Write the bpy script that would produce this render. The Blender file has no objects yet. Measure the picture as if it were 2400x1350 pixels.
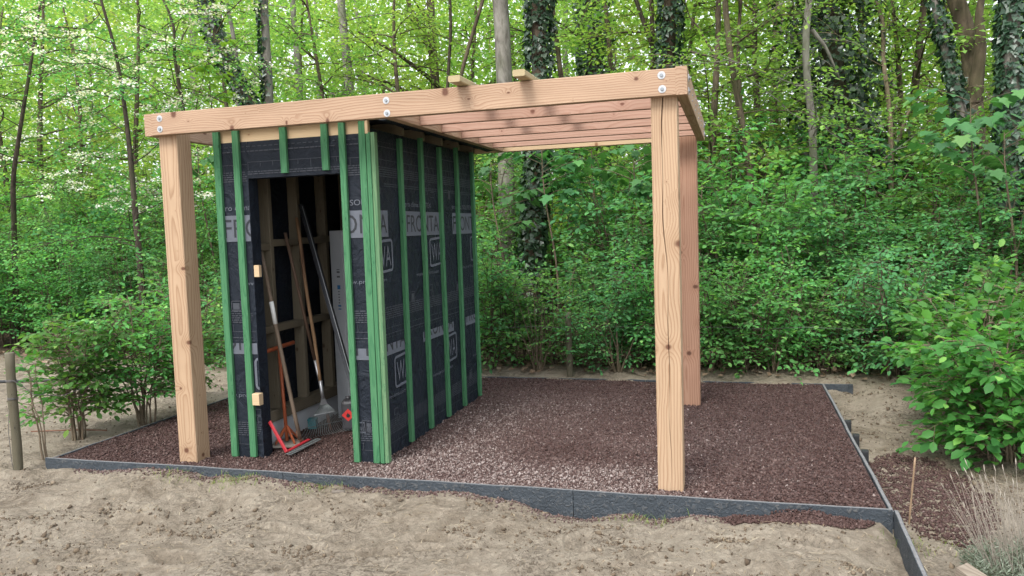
import bpy, math, random
import numpy as np
from mathutils import Vector, Matrix, Euler

scene = bpy.context.scene
COL = scene.collection
R = math.radians
rng = np.random.default_rng(7)
random.seed(7)

# ------------------------------------------------------------------ camera
CAM = np.array([0.3205, -4.6523, 1.5763])
YAW, PITCH, ROLL, FPX = -0.28177, -0.07416, -0.03307, 1826.05      # focal length in pixels of a 2400 px wide frame
_F = np.array([math.sin(YAW)*math.cos(PITCH), math.cos(YAW)*math.cos(PITCH), math.sin(PITCH)])
_R = np.array([math.cos(YAW), -math.sin(YAW), 0.0]); _U = np.cross(_R, _F)
CR = _R*math.cos(ROLL) + _U*math.sin(ROLL); CU = -_R*math.sin(ROLL) + _U*math.cos(ROLL)
cd = bpy.data.cameras.new('camera'); cam = bpy.data.objects.new('camera', cd); COL.objects.link(cam)
cd.sensor_fit = 'HORIZONTAL'; cd.sensor_width = 36.0; cd.lens = FPX/2400*36.0
cd.clip_start = 0.05; cd.clip_end = 400
m = Matrix.Identity(4)
for i in range(3):
    m[i][0] = CR[i]; m[i][1] = CU[i]; m[i][2] = -_F[i]; m[i][3] = CAM[i]
cam.matrix_world = m
scene.camera = cam

# ------------------------------------------------------------------ sky and sun
SUN_DIR = Vector((-0.18, -0.72, 0.92)).normalized()        # towards the sun: high, over the photographer's left shoulder
w = bpy.data.worlds.new('World'); scene.world = w; w.use_nodes = True
nt = w.node_tree; nt.nodes.clear()
sky = nt.nodes.new('ShaderNodeTexSky'); sky.sky_type = 'NISHITA'; sky.sun_disc = False
sky.sun_elevation = math.asin(SUN_DIR.z); sky.sun_rotation = math.atan2(SUN_DIR.x, SUN_DIR.y)
sky.air_density = 1.0; sky.dust_density = 6.0; sky.ozone_density = 1.0
bg = nt.nodes.new('ShaderNodeBackground'); bg.inputs['Strength'].default_value = 0.15
wo = nt.nodes.new('ShaderNodeOutputWorld')
# thin bright overcast over the clear sky, the same all round
wtc = nt.nodes.new('ShaderNodeTexCoord'); wn = nt.nodes.new('ShaderNodeTexNoise'); wn.inputs['Scale'].default_value = 2.2; wn.inputs['Detail'].default_value = 6.0
nt.links.new(wtc.outputs['Generated'], wn.inputs['Vector'])
wr = nt.nodes.new('ShaderNodeMapRange'); wr.inputs['From Min'].default_value = .35; wr.inputs['From Max'].default_value = .65; wr.inputs['To Min'].default_value = .62; wr.inputs['To Max'].default_value = .95
nt.links.new(wn.outputs[0], wr.inputs[0])
wm = nt.nodes.new('ShaderNodeMix'); wm.data_type = 'RGBA'; wm.inputs[7].default_value = (5.9, 6.1, 6.5, 1)
nt.links.new(wr.outputs[0], wm.inputs[0]); nt.links.new(sky.outputs[0], wm.inputs[6])
nt.links.new(wm.outputs[2], bg.inputs[0]); nt.links.new(bg.outputs[0], wo.inputs[0])
sl = bpy.data.lights.new('sun', 'SUN'); sl.energy = 1.5; sl.angle = R(22); sl.color = (1.0, 0.975, 0.94)
so = bpy.data.objects.new('sun', sl); COL.objects.link(so)
so.rotation_euler = SUN_DIR.to_track_quat('Z', 'Y').to_euler(); so.location = (-6, -8, 14)

vs = scene.view_settings
vs.view_transform = 'Standard'; vs.look = 'None'; vs.gamma = 1.0; vs.use_curve_mapping = False
vs.exposure = 1.28
scene.cycles.max_bounces = 4; scene.cycles.transparent_max_bounces = 4
scene.cycles.diffuse_bounces = 2; scene.cycles.transmission_bounces = 3
scene.cycles.use_adaptive_sampling = True; scene.cycles.adaptive_threshold = .02; scene.cycles.adaptive_min_samples = 12

# ------------------------------------------------------------------ helpers: projection, noise
def at(px, py, Y):
    """a point of the place seen at pixel (px, py) of the 2400x1350 photograph and standing at depth Y"""
    d = _F*FPX + CR*(px-1200) + CU*(675-py)
    k = (Y-CAM[1])/d[1]
    return CAM + k*d

_perm = rng.permutation(256)
_grad = rng.normal(size=(256, 2)); _grad /= np.linalg.norm(_grad, axis=1)[:, None]
def noise2(x, y):
    x = np.asarray(x, float); y = np.asarray(y, float)
    xi = np.floor(x).astype(int); yi = np.floor(y).astype(int); xf = x-xi; yf = y-yi
    def g(ix, iy, dx, dy):
        h = _perm[(_perm[ix & 255]+iy) & 255]
        return _grad[h, 0]*dx + _grad[h, 1]*dy
    u = xf**3*(xf*(xf*6-15)+10); v = yf**3*(yf*(yf*6-15)+10)
    a = g(xi, yi, xf, yf); b = g(xi+1, yi, xf-1, yf); c = g(xi, yi+1, xf, yf-1); d = g(xi+1, yi+1, xf-1, yf-1)
    return (a+(b-a)*u) + ((c+(d-c)*u)-(a+(b-a)*u))*v
def fbm(x, y, o=4):
    s = 0; a = 1.0
    for k in range(o):
        s = s + a*noise2(x*2**k+17.3*k, y*2**k-9.1*k); a *= .5
    return s
def sstep(a, b, x):
    t = np.clip((x-a)/(b-a), 0, 1); return t*t*(3-2*t)

# ------------------------------------------------------------------ helpers: materials
def nmat(name):
    m = bpy.data.materials.new(name); m.use_nodes = True
    nt = m.node_tree; b = nt.nodes['Principled BSDF']
    return m, nt, b
def N(nt, t, **kw):
    n = nt.nodes.new(t)
    for k, v in kw.items():
        if k.startswith('i_'): n.inputs[k[2:].replace('_', ' ')].default_value = v
        else: setattr(n, k, v)
    return n
def L(nt, a, b): nt.links.new(a, b)
def math_n(nt, op, a, b=None, c=None):
    n = nt.nodes.new('ShaderNodeMath'); n.operation = op
    for i, v in enumerate((a, b, c)):
        if v is None: continue
        if isinstance(v, (int, float)): n.inputs[i].default_value = v
        else: nt.links.new(v, n.inputs[i])
    return n.outputs[0]
def ramp(nt, fac, stops):
    n = nt.nodes.new('ShaderNodeValToRGB'); e = n.color_ramp.elements
    while len(e) < len(stops): e.new(0.5)
    for k, (p, c) in enumerate(stops):
        e[k].position = p; e[k].color = tuple(c)+(1,) if len(c) == 3 else c
    nt.links.new(fac, n.inputs[0]); return n.outputs[0]
def mixc(nt, fac, a, b, mode='MIX'):
    n = nt.nodes.new('ShaderNodeMix'); n.data_type = 'RGBA'; n.blend_type = mode
    for s, v in ((n.inputs[0], fac), (n.inputs[6], a), (n.inputs[7], b)):
        if isinstance(v, (int, float)): s.default_value = v
        elif isinstance(v, tuple): s.default_value = v+(1,)
        else: nt.links.new(v, s)
    return n.outputs[2]
def bump(nt, b, h, strength, dist):
    n = N(nt, 'ShaderNodeBump', i_Strength=strength, i_Distance=dist); L(nt, h, n.inputs['Height']); L(nt, n.outputs[0], b.inputs['Normal'])

def simple(name, col, rough=.6, metal=0.0, var=.15, scale=12.0, bmp=0.0, bd=.002, spec=.5):
    m, nt, b = nmat(name)
    tc = N(nt, 'ShaderNodeTexCoord'); n = N(nt, 'ShaderNodeTexNoise', i_Scale=scale, i_Detail=6.0, i_Roughness=.6); L(nt, tc.outputs['Object'], n.inputs['Vector'])
    c = mixc(nt, n.outputs[0], tuple(x*(1-var*1.6) for x in col), tuple(min(1, x*(1+var*1.6)) for x in col))
    L(nt, c, b.inputs['Base Color']); b.inputs['Roughness'].default_value = rough; b.inputs['Metallic'].default_value = metal
    b.inputs['Specular IOR Level'].default_value = spec
    if bmp:
        n2 = N(nt, 'ShaderNodeTexNoise', i_Scale=scale*6, i_Detail=5.0); L(nt, tc.outputs['Object'], n2.inputs['Vector']); bump(nt, b, n2.outputs[0], bmp, bd)
    return m

def wood(name, light, dark, knot, freq=95.0, contrast=.55, stain=None, rough=.62, knots=1.0, kfreq=3.2):
    """sawn softwood; the board runs along local X; rings round a pith near the axis, knots where branches were"""
    m, nt, b = nmat(name)
    tc = N(nt, 'ShaderNodeTexCoord'); oi = N(nt, 'ShaderNodeObjectInfo')
    off = N(nt, 'ShaderNodeCombineXYZ'); L(nt, math_n(nt, 'MULTIPLY', oi.outputs['Random'], 37.0), off.inputs[0])
    sv = N(nt, 'ShaderNodeVectorMath', operation='ADD'); L(nt, tc.outputs['Object'], sv.inputs[0]); L(nt, off.outputs[0], sv.inputs[1])
    def mapped(s):
        mp = N(nt, 'ShaderNodeMapping'); mp.inputs['Scale'].default_value = s; L(nt, sv.outputs[0], mp.inputs[0]); return mp.outputs[0]
    warp = N(nt, 'ShaderNodeTexNoise', i_Scale=1.0, i_Detail=3.0); L(nt, mapped((1.1, 4, 4)), warp.inputs['Vector'])
    sep = N(nt, 'ShaderNodeSeparateXYZ'); L(nt, tc.outputs['Object'], sep.inputs[0])
    sep2 = N(nt, 'ShaderNodeSeparateXYZ'); L(nt, sv.outputs[0], sep2.inputs[0])
    # knots: branches run out from the pith, so they sit at (length, angle round the axis)
    ang = math_n(nt, 'ARCTAN2', sep.outputs[1], math_n(nt, 'MULTIPLY', sep.outputs[2], -1.0))
    cv = N(nt, 'ShaderNodeCombineXYZ'); L(nt, math_n(nt, 'MULTIPLY', sep2.outputs[0], kfreq), cv.inputs[0]); L(nt, math_n(nt, 'MULTIPLY', ang, .075*kfreq), cv.inputs[1])
    vor = N(nt, 'ShaderNodeTexVoronoi', i_Scale=1.0, voronoi_dimensions='2D'); L(nt, cv.outputs[0], vor.inputs['Vector'])
    sc_ = N(nt, 'ShaderNodeSeparateColor'); L(nt, vor.outputs['Color'], sc_.inputs[0])
    ks = math_n(nt, 'MULTIPLY', math_n(nt, 'MAXIMUM', math_n(nt, 'SUBTRACT', sc_.outputs[0], .15), .05), knots*.085)
    d = math_n(nt, 'DIVIDE', vor.outputs['Distance'], ks)               # 1 at the knot's rim
    infl = math_n(nt, 'POWER', 2.718, math_n(nt, 'MULTIPLY', math_n(nt, 'MULTIPLY', d, d), -.11))
    corer = N(nt, 'ShaderNodeMapRange', i_From_Min=.55, i_From_Max=1.15, i_To_Min=1.0, i_To_Max=0.0); L(nt, d, corer.inputs[0])
    rnd = oi.outputs['Random']
    oy = math_n(nt, 'MULTIPLY', math_n(nt, 'SUBTRACT', rnd, .5), .12)
    oz = math_n(nt, 'ADD', math_n(nt, 'MULTIPLY', math_n(nt, 'FRACT', math_n(nt, 'MULTIPLY', rnd, 17.0)), .05), .055)
    wv = math_n(nt, 'MULTIPLY', math_n(nt, 'SUBTRACT', warp.outputs[0], .5), .11)
    y = math_n(nt, 'ADD', math_n(nt, 'ADD', sep.outputs[1], oy), wv)
    z = math_n(nt, 'ADD', math_n(nt, 'ADD', sep.outputs[2], oz), wv)
    r = math_n(nt, 'SQRT', math_n(nt, 'ADD', math_n(nt, 'MULTIPLY', y, y), math_n(nt, 'MULTIPLY', z, z)))
    r = math_n(nt, 'ADD', r, math_n(nt, 'MULTIPLY', infl, .035*knots))
    ring = math_n(nt, 'FRACT', math_n(nt, 'MULTIPLY', r, freq))
    fib = N(nt, 'ShaderNodeTexNoise', i_Scale=1.0, i_Detail=4.0, i_Roughness=.65); L(nt, mapped((5, 210, 210)), fib.inputs['Vector'])
    big = N(nt, 'ShaderNodeTexNoise', i_Scale=1.0, i_Detail=3.0); L(nt, mapped((1.6, 7, 7)), big.inputs['Vector'])
    late = ramp(nt, ring, [(0, (0, 0, 0)), (.45, (.12,)*3), (.86, (1, 1, 1)), (1, (.15,)*3)])
    lf = math_n(nt, 'MULTIPLY', late, contrast)
    c = mixc(nt, lf, light, dark)
    c = mixc(nt, math_n(nt, 'MULTIPLY', fib.outputs[0], .30), c, tuple(x*.55 for x in dark))
    c = mixc(nt, .75, c, mixc(nt, big.outputs[0], (.66, .60, .54), (1.30, 1.30, 1.30)), 'MULTIPLY')
    kc = mixc(nt, math_n(nt, 'MULTIPLY', infl, .35), c, dark)
    kc = mixc(nt, corer.outputs[0], kc, knot)
    if stain:
        kc = mixc(nt, stain[3], kc, stain[:3], 'MIX')
        sm = N(nt, 'ShaderNodeTexNoise', i_Scale=1.0, i_Detail=5.0); L(nt, mapped((4, 22, 22)), sm.inputs['Vector'])
        kc = mixc(nt, math_n(nt, 'MULTIPLY', math_n(nt, 'SUBTRACT', 1.0, ramp(nt, sm.outputs[0], [(.34, (0,)*3), (.52, (1,)*3)])), .30), kc, light)
    L(nt, kc, b.inputs['Base Color']); b.inputs['Roughness'].default_value = rough; b.inputs['Specular IOR Level'].default_value = .25
    hh = math_n(nt, 'ADD', math_n(nt, 'MULTIPLY', fib.outputs[0], .6), math_n(nt, 'MULTIPLY', late, .25))
    bump(nt, b, hh, .35, .0025)
    return m

def leafmat(name, c0, c1, c2=None, trans=.35, rough=.5, spec=.4, tr_gain=1.5, gloss=False):
    m, nt, b = nmat(name)
    a = N(nt, 'ShaderNodeAttribute', attribute_name='rnd')
    stops = [(0, c0), (.75, c1), (1, c2 or c1)]
    c = ramp(nt, a.outputs['Fac'], stops)
    oi = N(nt, 'ShaderNodeObjectInfo')
    hs = N(nt, 'ShaderNodeHueSaturation'); L(nt, c, hs.inputs['Color'])
    L(nt, math_n(nt, 'ADD', math_n(nt, 'MULTIPLY', oi.outputs['Random'], .035), .4825), hs.inputs['Hue'])
    L(nt, math_n(nt, 'ADD', math_n(nt, 'MULTIPLY', oi.outputs['Random'], .3), .85), hs.inputs['Value'])
    c = hs.outputs[0]
    if gloss:
        L(nt, c, b.inputs['Base Color']); b.inputs['Roughness'].default_value = rough; b.inputs['Specular IOR Level'].default_value = spec
    else:
        nt.nodes.remove(b); b = N(nt, 'ShaderNodeBsdfDiffuse'); L(nt, c, b.inputs[0])
    tl = N(nt, 'ShaderNodeBsdfTranslucent')
    L(nt, mixc(nt, 1.0, c, (tr_gain*1.12, tr_gain*1.1, tr_gain*.55), 'MULTIPLY'), tl.inputs[0])
    mx = N(nt, 'ShaderNodeMixShader'); mx.inputs[0].default_value = trans
    L(nt, b.outputs[0], mx.inputs[1]); L(nt, tl.outputs[0], mx.inputs[2])
    L(nt, mx.outputs[0], nt.nodes['Material Output'].inputs[0])
    return m

def attrmat(name, stops, rough=.85, spec=.3, bmp=None):
    m, nt, b = nmat(name)
    a = N(nt, 'ShaderNodeAttribute', attribute_name='rnd')
    L(nt, ramp(nt, a.outputs['Fac'], stops), b.inputs['Base Color'])
    b.inputs['Roughness'].default_value = rough; b.inputs['Specular IOR Level'].default_value = spec
    return m

M = {}
M['larch'] = wood('larch', (.435, .310, .215), (.255, .150, .092), (.115, .052, .032), freq=62, contrast=.75, knots=1.45, kfreq=4.0)
M['larch_post'] = wood('larch_post', (.450, .325, .215), (.272, .165, .095), (.12, .055, .032), freq=58, contrast=.75, knots=1.3, kfreq=3.6)
M['larch_pink'] = wood('larch_pink', (.445, .292, .225), (.310, .168, .118), (0.150, 0.066, 0.044), freq=52, contrast=.6)
M['larch_brown'] = wood('larch_brown', (0.370, 0.224, 0.154), (0.229, 0.114, 0.070), (0.097, 0.044, 0.026), freq=55, contrast=.75)
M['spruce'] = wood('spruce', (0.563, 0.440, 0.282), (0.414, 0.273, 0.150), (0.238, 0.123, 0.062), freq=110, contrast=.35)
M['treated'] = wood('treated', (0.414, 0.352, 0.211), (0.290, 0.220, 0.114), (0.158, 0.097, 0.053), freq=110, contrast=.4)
M['stud'] = wood('stud', (.20, .175, .125), (.125, .102, .068), (.08, .055, .035), freq=120, contrast=.4)  # darkened: the wood colour carries the dimness inside the shed
M['green_batten'] = wood('green_batten', (.085, .215, .105), (.022, .090, .042), (.008, .032, .016), freq=110, contrast=.75, stain=(.034, .155, .068, .42), rough=.75, kfreq=4.5)
M['green_faded'] = wood('green_faded', (.19, .27, .15), (.05, .135, .065), (.02, .05, .025), freq=110, contrast=.75, stain=(.05, .17, .08, .45), rough=.75, kfreq=4.5)
M['old_wood'] = wood('old_wood', (.20, .155, .115), (.12, .085, .06), (.06, .04, .03), freq=220, contrast=.5)
M['ash_handle'] = wood('ash_handle', (.30, .19, .105), (.19, .105, .055), (.10, .05, .03), freq=220, contrast=.5)
M['dark_handle'] = wood('dark_handle', (.13, .085, .06), (.08, .045, .03), (.04, .02, .015), freq=220, contrast=.5)
M['stake_wood'] = wood('stake_wood', (.125, .115, .08), (.06, .055, .036), (.03, .026, .02), freq=120, contrast=.6)
M['log_wood'] = wood('log_wood', (.27, .235, .19), (.15, .12, .09), (.07, .05, .035), freq=90, contrast=.8)
M['zinc'] = simple('zinc', (.44, .46, .48), .5, .35, .2, 60)
M['bolt_head'] = simple('bolt_head', (.24, .26, .28), .5, .4, .2, 60)
M['steel'] = simple('steel', (.45, .46, .47), .42, .8, .2, 40)
M['tine_steel'] = simple('tine_steel', (.17, .19, .19), .5, .6, .25, 60)
M['alu'] = simple('alu', (.52, .55, .58), .45, .25, .06, 9)
M['black_rail'] = simple('black_rail', (.022, .024, .028), .3, .1, .2, 30)
M['orange_paint'] = simple('orange_paint', (.33, .082, .03), .55, 0, .25, 30, .2)
M['red_paint'] = simple('red_paint', (.33, .02, .028), .45, 0, .2, 40, .15)
M['red_label'] = simple('red_label', (.60, .035, .03), .5, 0, .08, 40)
M['black_ink'] = simple('black_ink', (.015, .015, .016), .6, 0, .1, 40)
M['blue_ink'] = simple('blue_ink', (.03, .16, .36), .5, 0, .1, 40)
M['dark_ink'] = simple('dark_ink', (.10, .11, .12), .5, 0, .1, 40)
M['teal_plastic'] = simple('teal_plastic', (.02, .18, .20), .45, 0, .15, 20)
M['can_plastic'] = simple('can_plastic', (.05, .05, .055), .45, 0, .15, 20)
M['white_board'] = simple('white_board', (.62, .64, .66), .6, 0, .05, 10)
M['white_paint'] = simple('white_paint', (.72, .72, .69), .6, 0, .12, 30)
M['concrete'] = simple('concrete', (.25, .22, .18), .85, 0, .25, 30, .4)
M['print'] = simple('print', (.088, .098, .120), .75, 0, .12, 30)
M['print_dark'] = simple('print_dark', (.014, .017, .022), .75, 0, .1, 30)
M['fineprint'] = simple('fineprint', (.036, .041, .052), .75, 0, .15, 30)
M['stake_plastic'] = simple('stake_plastic', (.018, .02, .022), .5, 0, .2, 20)
M['wire'] = simple('wire', (.12, .115, .11), .5, .5, .2, 30)
M['pipe'] = simple('pipe', (.02, .022, .025), .5, 0, .2, 20)
M['rust'] = simple('rust', (.16, .07, .04), .8, 0, .3, 40)
M['stone'] = simple('stone', (.13, .11, .088), .85, 0, .2, 30, .4)
M['bamboo'] = simple('bamboo', (.27, .185, .115), .6, 0, .25, 30)
M['bark_grey'] = None

def membrane_mat():
    m, nt, b = nmat('membrane')
    tc = N(nt, 'ShaderNodeTexCoord')
    n = N(nt, 'ShaderNodeTexNoise', i_Scale=3.2, i_Detail=5.0, i_Distortion=.6); L(nt, tc.outputs['Object'], n.inputs['Vector'])
    f = N(nt, 'ShaderNodeTexNoise', i_Scale=420.0, i_Detail=2.0); L(nt, tc.outputs['Object'], f.inputs['Vector'])
    c = mixc(nt, n.outputs[0], (.0075, .0105, .016), (.019, .024, .033))
    L(nt, c, b.inputs['Base Color']); b.inputs['Roughness'].default_value = .62; b.inputs['Specular IOR Level'].default_value = .14
    wv = N(nt, 'ShaderNodeTexNoise', i_Scale=7.0, i_Detail=3.0, i_Distortion=1.5); L(nt, tc.outputs['Object'], wv.inputs['Vector'])
    h = math_n(nt, 'ADD', math_n(nt, 'MULTIPLY', wv.outputs[0], 1.0), math_n(nt, 'MULTIPLY', f.outputs[0], .04))
    bump(nt, b, h, .75, .03)
    return m
M['membrane'] = membrane_mat()

def edging_mat():
    m, nt, b = nmat('edging_plastic')
    tc = N(nt, 'ShaderNodeTexCoord')
    n = N(nt, 'ShaderNodeTexNoise', i_Scale=34.0, i_Detail=7.0, i_Distortion=1.2); L(nt, tc.outputs['Object'], n.inputs['Vector'])
    n2 = N(nt, 'ShaderNodeTexNoise', i_Scale=5.0, i_Detail=6.0); L(nt, tc.outputs['Object'], n2.inputs['Vector'])
    c = mixc(nt, n2.outputs[0], (.018, .025, .032), (.046, .058, .070))
    dirt = ramp(nt, n.outputs[0], [(.55, (0,)*3), (.72, (.5,)*3)])
    c = mixc(nt, dirt, c, (.15, .145, .135))
    L(nt, c, b.inputs['Base Color']); b.inputs['Roughness'].default_value = .7
    bump(nt, b, n.outputs[0], .9, .014)
    return m
M['edging'] = edging_mat()
M['edging_dust'] = simple('edging_dust', (.15, .15, .15), .9, 0, .45, 30, .4)

def bark_mat(name, a, b_, moss, scale=9.0):
    m, nt, b = nmat(name)
    tc = N(nt, 'ShaderNodeTexCoord'); mp = N(nt, 'ShaderNodeMapping'); mp.inputs['Scale'].default_value = (scale, scale, scale*.35); L(nt, tc.outputs['Object'], mp.inputs[0])
    n = N(nt, 'ShaderNodeTexNoise', i_Scale=1.0, i_Detail=8.0, i_Roughness=.65, i_Distortion=.6); L(nt, mp.outputs[0], n.inputs['Vector'])
    n2 = N(nt, 'ShaderNodeTexNoise', i_Scale=1.4, i_Detail=4.0); L(nt, tc.outputs['Object'], n2.inputs['Vector'])
    c = mixc(nt, ramp(nt, n.outputs[0], [(.35, (0,)*3), (.65, (1,)*3)]), a, b_)
    c = mixc(nt, ramp(nt, n2.outputs[0], [(.5, (0,)*3), (.7, (.7,)*3)]), c, moss)
    L(nt, c, b.inputs['Base Color']); b.inputs['Roughness'].default_value = .9; b.inputs['Specular IOR Level'].default_value = .2
    bump(nt, b, n.outputs[0], .7, .02)
    return m
M['bark_grey'] = bark_mat('bark_grey', (.10, .09, .075), (.25, .235, .205), (.14, .16, .09))
M['bark_brown'] = bark_mat('bark_brown', (.045, .035, .026), (.15, .115, .08), (.10, .10, .045))
M['bark_dark'] = bark_mat('bark_dark', (.025, .02, .016), (.085, .068, .05), (.06, .065, .03), 14)
M['twig_pale'] = bark_mat('twig_pale', (.16, .125, .085), (.30, .24, .165), (.16, .15, .08), 25)

M['leaf_mid'] = leafmat('leaf_mid', (.070, .195, .068), (.160, .385, .118), (.285, .54, .155), trans=.43)
M['leaf_dark'] = leafmat('leaf_dark', (.055, .165, .070), (.128, .325, .118), (.225, .45, .15), trans=.43)
M['leaf_fresh'] = leafmat('leaf_fresh', (.115, .250, .065), (.230, .425, .105), (.38, .57, .15), trans=.45)  # blue raised a little, painting canopy haze into the leaf colour
M['leaf_lime'] = leafmat('leaf_lime', (.185, .310, .080), (.320, .470, .125), (.50, .61, .19), trans=.46)  # paled likewise, haze of the upper canopy mixed into the colour
M['leaf_hornbeam'] = leafmat('leaf_hornbeam', (.044, .130, .032), (.108, .262, .058), (.22, .39, .085), trans=.40, spec=.2, gloss=True)
M['leaf_sycamore'] = leafmat('leaf_sycamore', (.036, .110, .040), (.085, .225, .075), (.16, .32, .09), trans=.42, gloss=True)
M['leaf_lime_syc'] = leafmat('leaf_lime_syc', (.13, .27, .04), (.22, .39, .06), (.30, .45, .08), trans=.45)
M['leaf_ivy'] = leafmat('leaf_ivy', (.014, .036, .018), (.032, .072, .034), (.075, .13, .065), trans=.12, rough=.38, spec=.55, gloss=True)
M['blossom'] = leafmat('blossom', (.78, .80, .76), (.86, .87, .85), (.90, .90, .89), trans=.35, tr_gain=1.0)
M['lavender_leaf'] = leafmat('lavender_leaf', (.16, .20, .14), (.27, .32, .25), (.36, .40, .33), trans=.2, tr_gain=1.0)
M['dry_stalk'] = attrmat('dry_stalk', [(0, (.17, .145, .115)), (1, (.40, .36, .30))])
M['straw'] = attrmat('straw', [(0, (.22, .16, .09)), (.7, (.48, .39, .25)), (1, (.60, .52, .38))])
M['grass'] = leafmat('grass', (.10, .16, .03), (.20, .28, .06), (.36, .36, .14), trans=.3)
M['litter'] = attrmat('litter', [(0, (.10, .065, .04)), (.6, (.24, .17, .115)), (1, (.42, .35, .27))])
M['gravel'] = attrmat('gravel', [(0, (.032, .017, .014)), (.30, (.076, .043, .037)), (.55, (.150, .106, .094)), (.78, (.245, .198, .180)), (1, (.38, .33, .305))], rough=.9)
M['clod'] = attrmat('clod', [(0, (.065, .047, .031)), (.6, (.135, .103, .07)), (1, (.24, .195, .14))], rough=.95)

def gravel_base_mat():
    m, nt, b = nmat('gravel_base')
    tc = N(nt, 'ShaderNodeTexCoord')
    n = N(nt, 'ShaderNodeTexVoronoi', i_Scale=70.0); L(nt, tc.outputs['Object'], n.inputs['Vector'])
    c = ramp(nt, n.outputs['Color'], [(.2, (.03, .015, .013)), (.8, (.10, .056, .048))])
    L(nt, c, b.inputs['Base Color']); b.inputs['Roughness'].default_value = .95
    bump(nt, b, n.outputs['Distance'], .8, .01)
    return m
M['gravel_base'] = gravel_base_mat()

def ground_mat():
    m, nt, b = nmat('soil')
    g = N(nt, 'ShaderNodeNewGeometry'); sep = N(nt, 'ShaderNodeSeparateXYZ'); L(nt, g.outputs['Position'], sep.inputs[0])
    def noi(s, d=6.0, r=.6, dist=0.0):
        n = N(nt, 'ShaderNodeTexNoise', i_Scale=s, i_Detail=d, i_Roughness=r, i_Distortion=dist); L(nt, g.outputs['Position'], n.inputs['Vector']); return n.outputs[0]
    big, mid, fine, grit = noi(.9, 4), noi(6.0, 9, .72, 1.0), noi(34, 7, .75, .8), noi(150, 3, .6)
    c = mixc(nt, ramp(nt, mid, [(.34, (0,)*3), (.62, (1,)*3)]), (.185, .148, .105), (.390, .335, .258))
    c = mixc(nt, ramp(nt, big, [(.40, (0,)*3), (.62, (.55,)*3)]), c, (.445, .390, .308))
    patch = noi(1.9, 4, .6)
    c = mixc(nt, math_n(nt, 'MULTIPLY', ramp(nt, fine, [(.40, (.8,)*3), (.55, (0,)*3)]), ramp(nt, patch, [(.44, (.10,)*3), (.62, (1,)*3)])), c, (.085, .064, .044))
    c = mixc(nt, ramp(nt, grit, [(.62, (0,)*3), (.74, (.6,)*3)]), c, (.52, .465, .375))
    # under the trees: dark humus with old leaves
    lit = ramp(nt, fine, [(.40, (.035, .025, .016)), (.55, (.075, .052, .033)), (.66, (.20, .15, .105))])
    edge = math_n(nt, 'ADD', sep.outputs[1], math_n(nt, 'MULTIPLY', math_n(nt, 'SUBTRACT', mid, .5), 1.2))
    mr = N(nt, 'ShaderNodeMapRange', i_From_Min=3.65, i_From_Max=4.1); L(nt, edge, mr.inputs[0])
    c = mixc(nt, mr.outputs[0], c, lit)
    L(nt, c, b.inputs['Base Color']); b.inputs['Roughness'].default_value = .95; b.inputs['Specular IOR Level'].default_value = .15
    h = math_n(nt, 'ADD', math_n(nt, 'MULTIPLY', mid, .5), math_n(nt, 'ADD', math_n(nt, 'MULTIPLY', fine, .7), math_n(nt, 'MULTIPLY', grit, .16)))
    bump(nt, b, h, 1.0, .06)
    return m
M['soil'] = ground_mat()

# ------------------------------------------------------------------ helpers: objects
def obj(name, me, mat=None, parent=None, loc=(0, 0, 0), rot=(0, 0, 0)):
    o = bpy.data.objects.new(name, me)
    if mat is not None and me is not None and len(me.materials) == 0:
        for mm in (mat if isinstance(mat, (list, tuple)) else [mat]): me.materials.append(mm)
    o.location = loc; o.rotation_euler = rot
    if parent is not None: o.parent = parent
    COL.objects.link(o); return o
def thing(name, label, cat, loc=(0, 0, 0), group=None, rot=(0, 0, 0)):
    o = bpy.data.objects.new(name, None); COL.objects.link(o); o.location = loc; o.rotation_euler = rot
    o.empty_display_size = .1
    return tag(o, label, cat, group)
def tag(o, label, cat, group=None):
    o['label'] = label; o['category'] = cat
    if group: o['group'] = group
    return o
def kind(o, k): o['kind'] = k; return o

def mesh_from(name, V, Fs):
    me = bpy.data.meshes.new(name); me.from_pydata([tuple(v) for v in V], [], [tuple(f) for f in Fs]); me.update(); return me
def tri_mesh(name, V, T, rnd=None, smooth=False):
    V = np.ascontiguousarray(V, np.float32); T = np.ascontiguousarray(T, np.int32)
    me = bpy.data.meshes.new(name)
    me.vertices.add(len(V)); me.vertices.foreach_set('co', V.ravel())
    me.loops.add(T.size); me.loops.foreach_set('vertex_index', T.ravel())
    me.polygons.add(len(T)); me.polygons.foreach_set('loop_start', np.arange(0, T.size, 3, dtype=np.int32))
    me.update(calc_edges=True)
    if rnd is not None:
        a = me.attributes.new('rnd', 'FLOAT', 'POINT'); a.data.foreach_set('value', np.ascontiguousarray(rnd, np.float32))
    if smooth: me.polygons.foreach_set('use_smooth', np.ones(len(T), bool))
    return me

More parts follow.
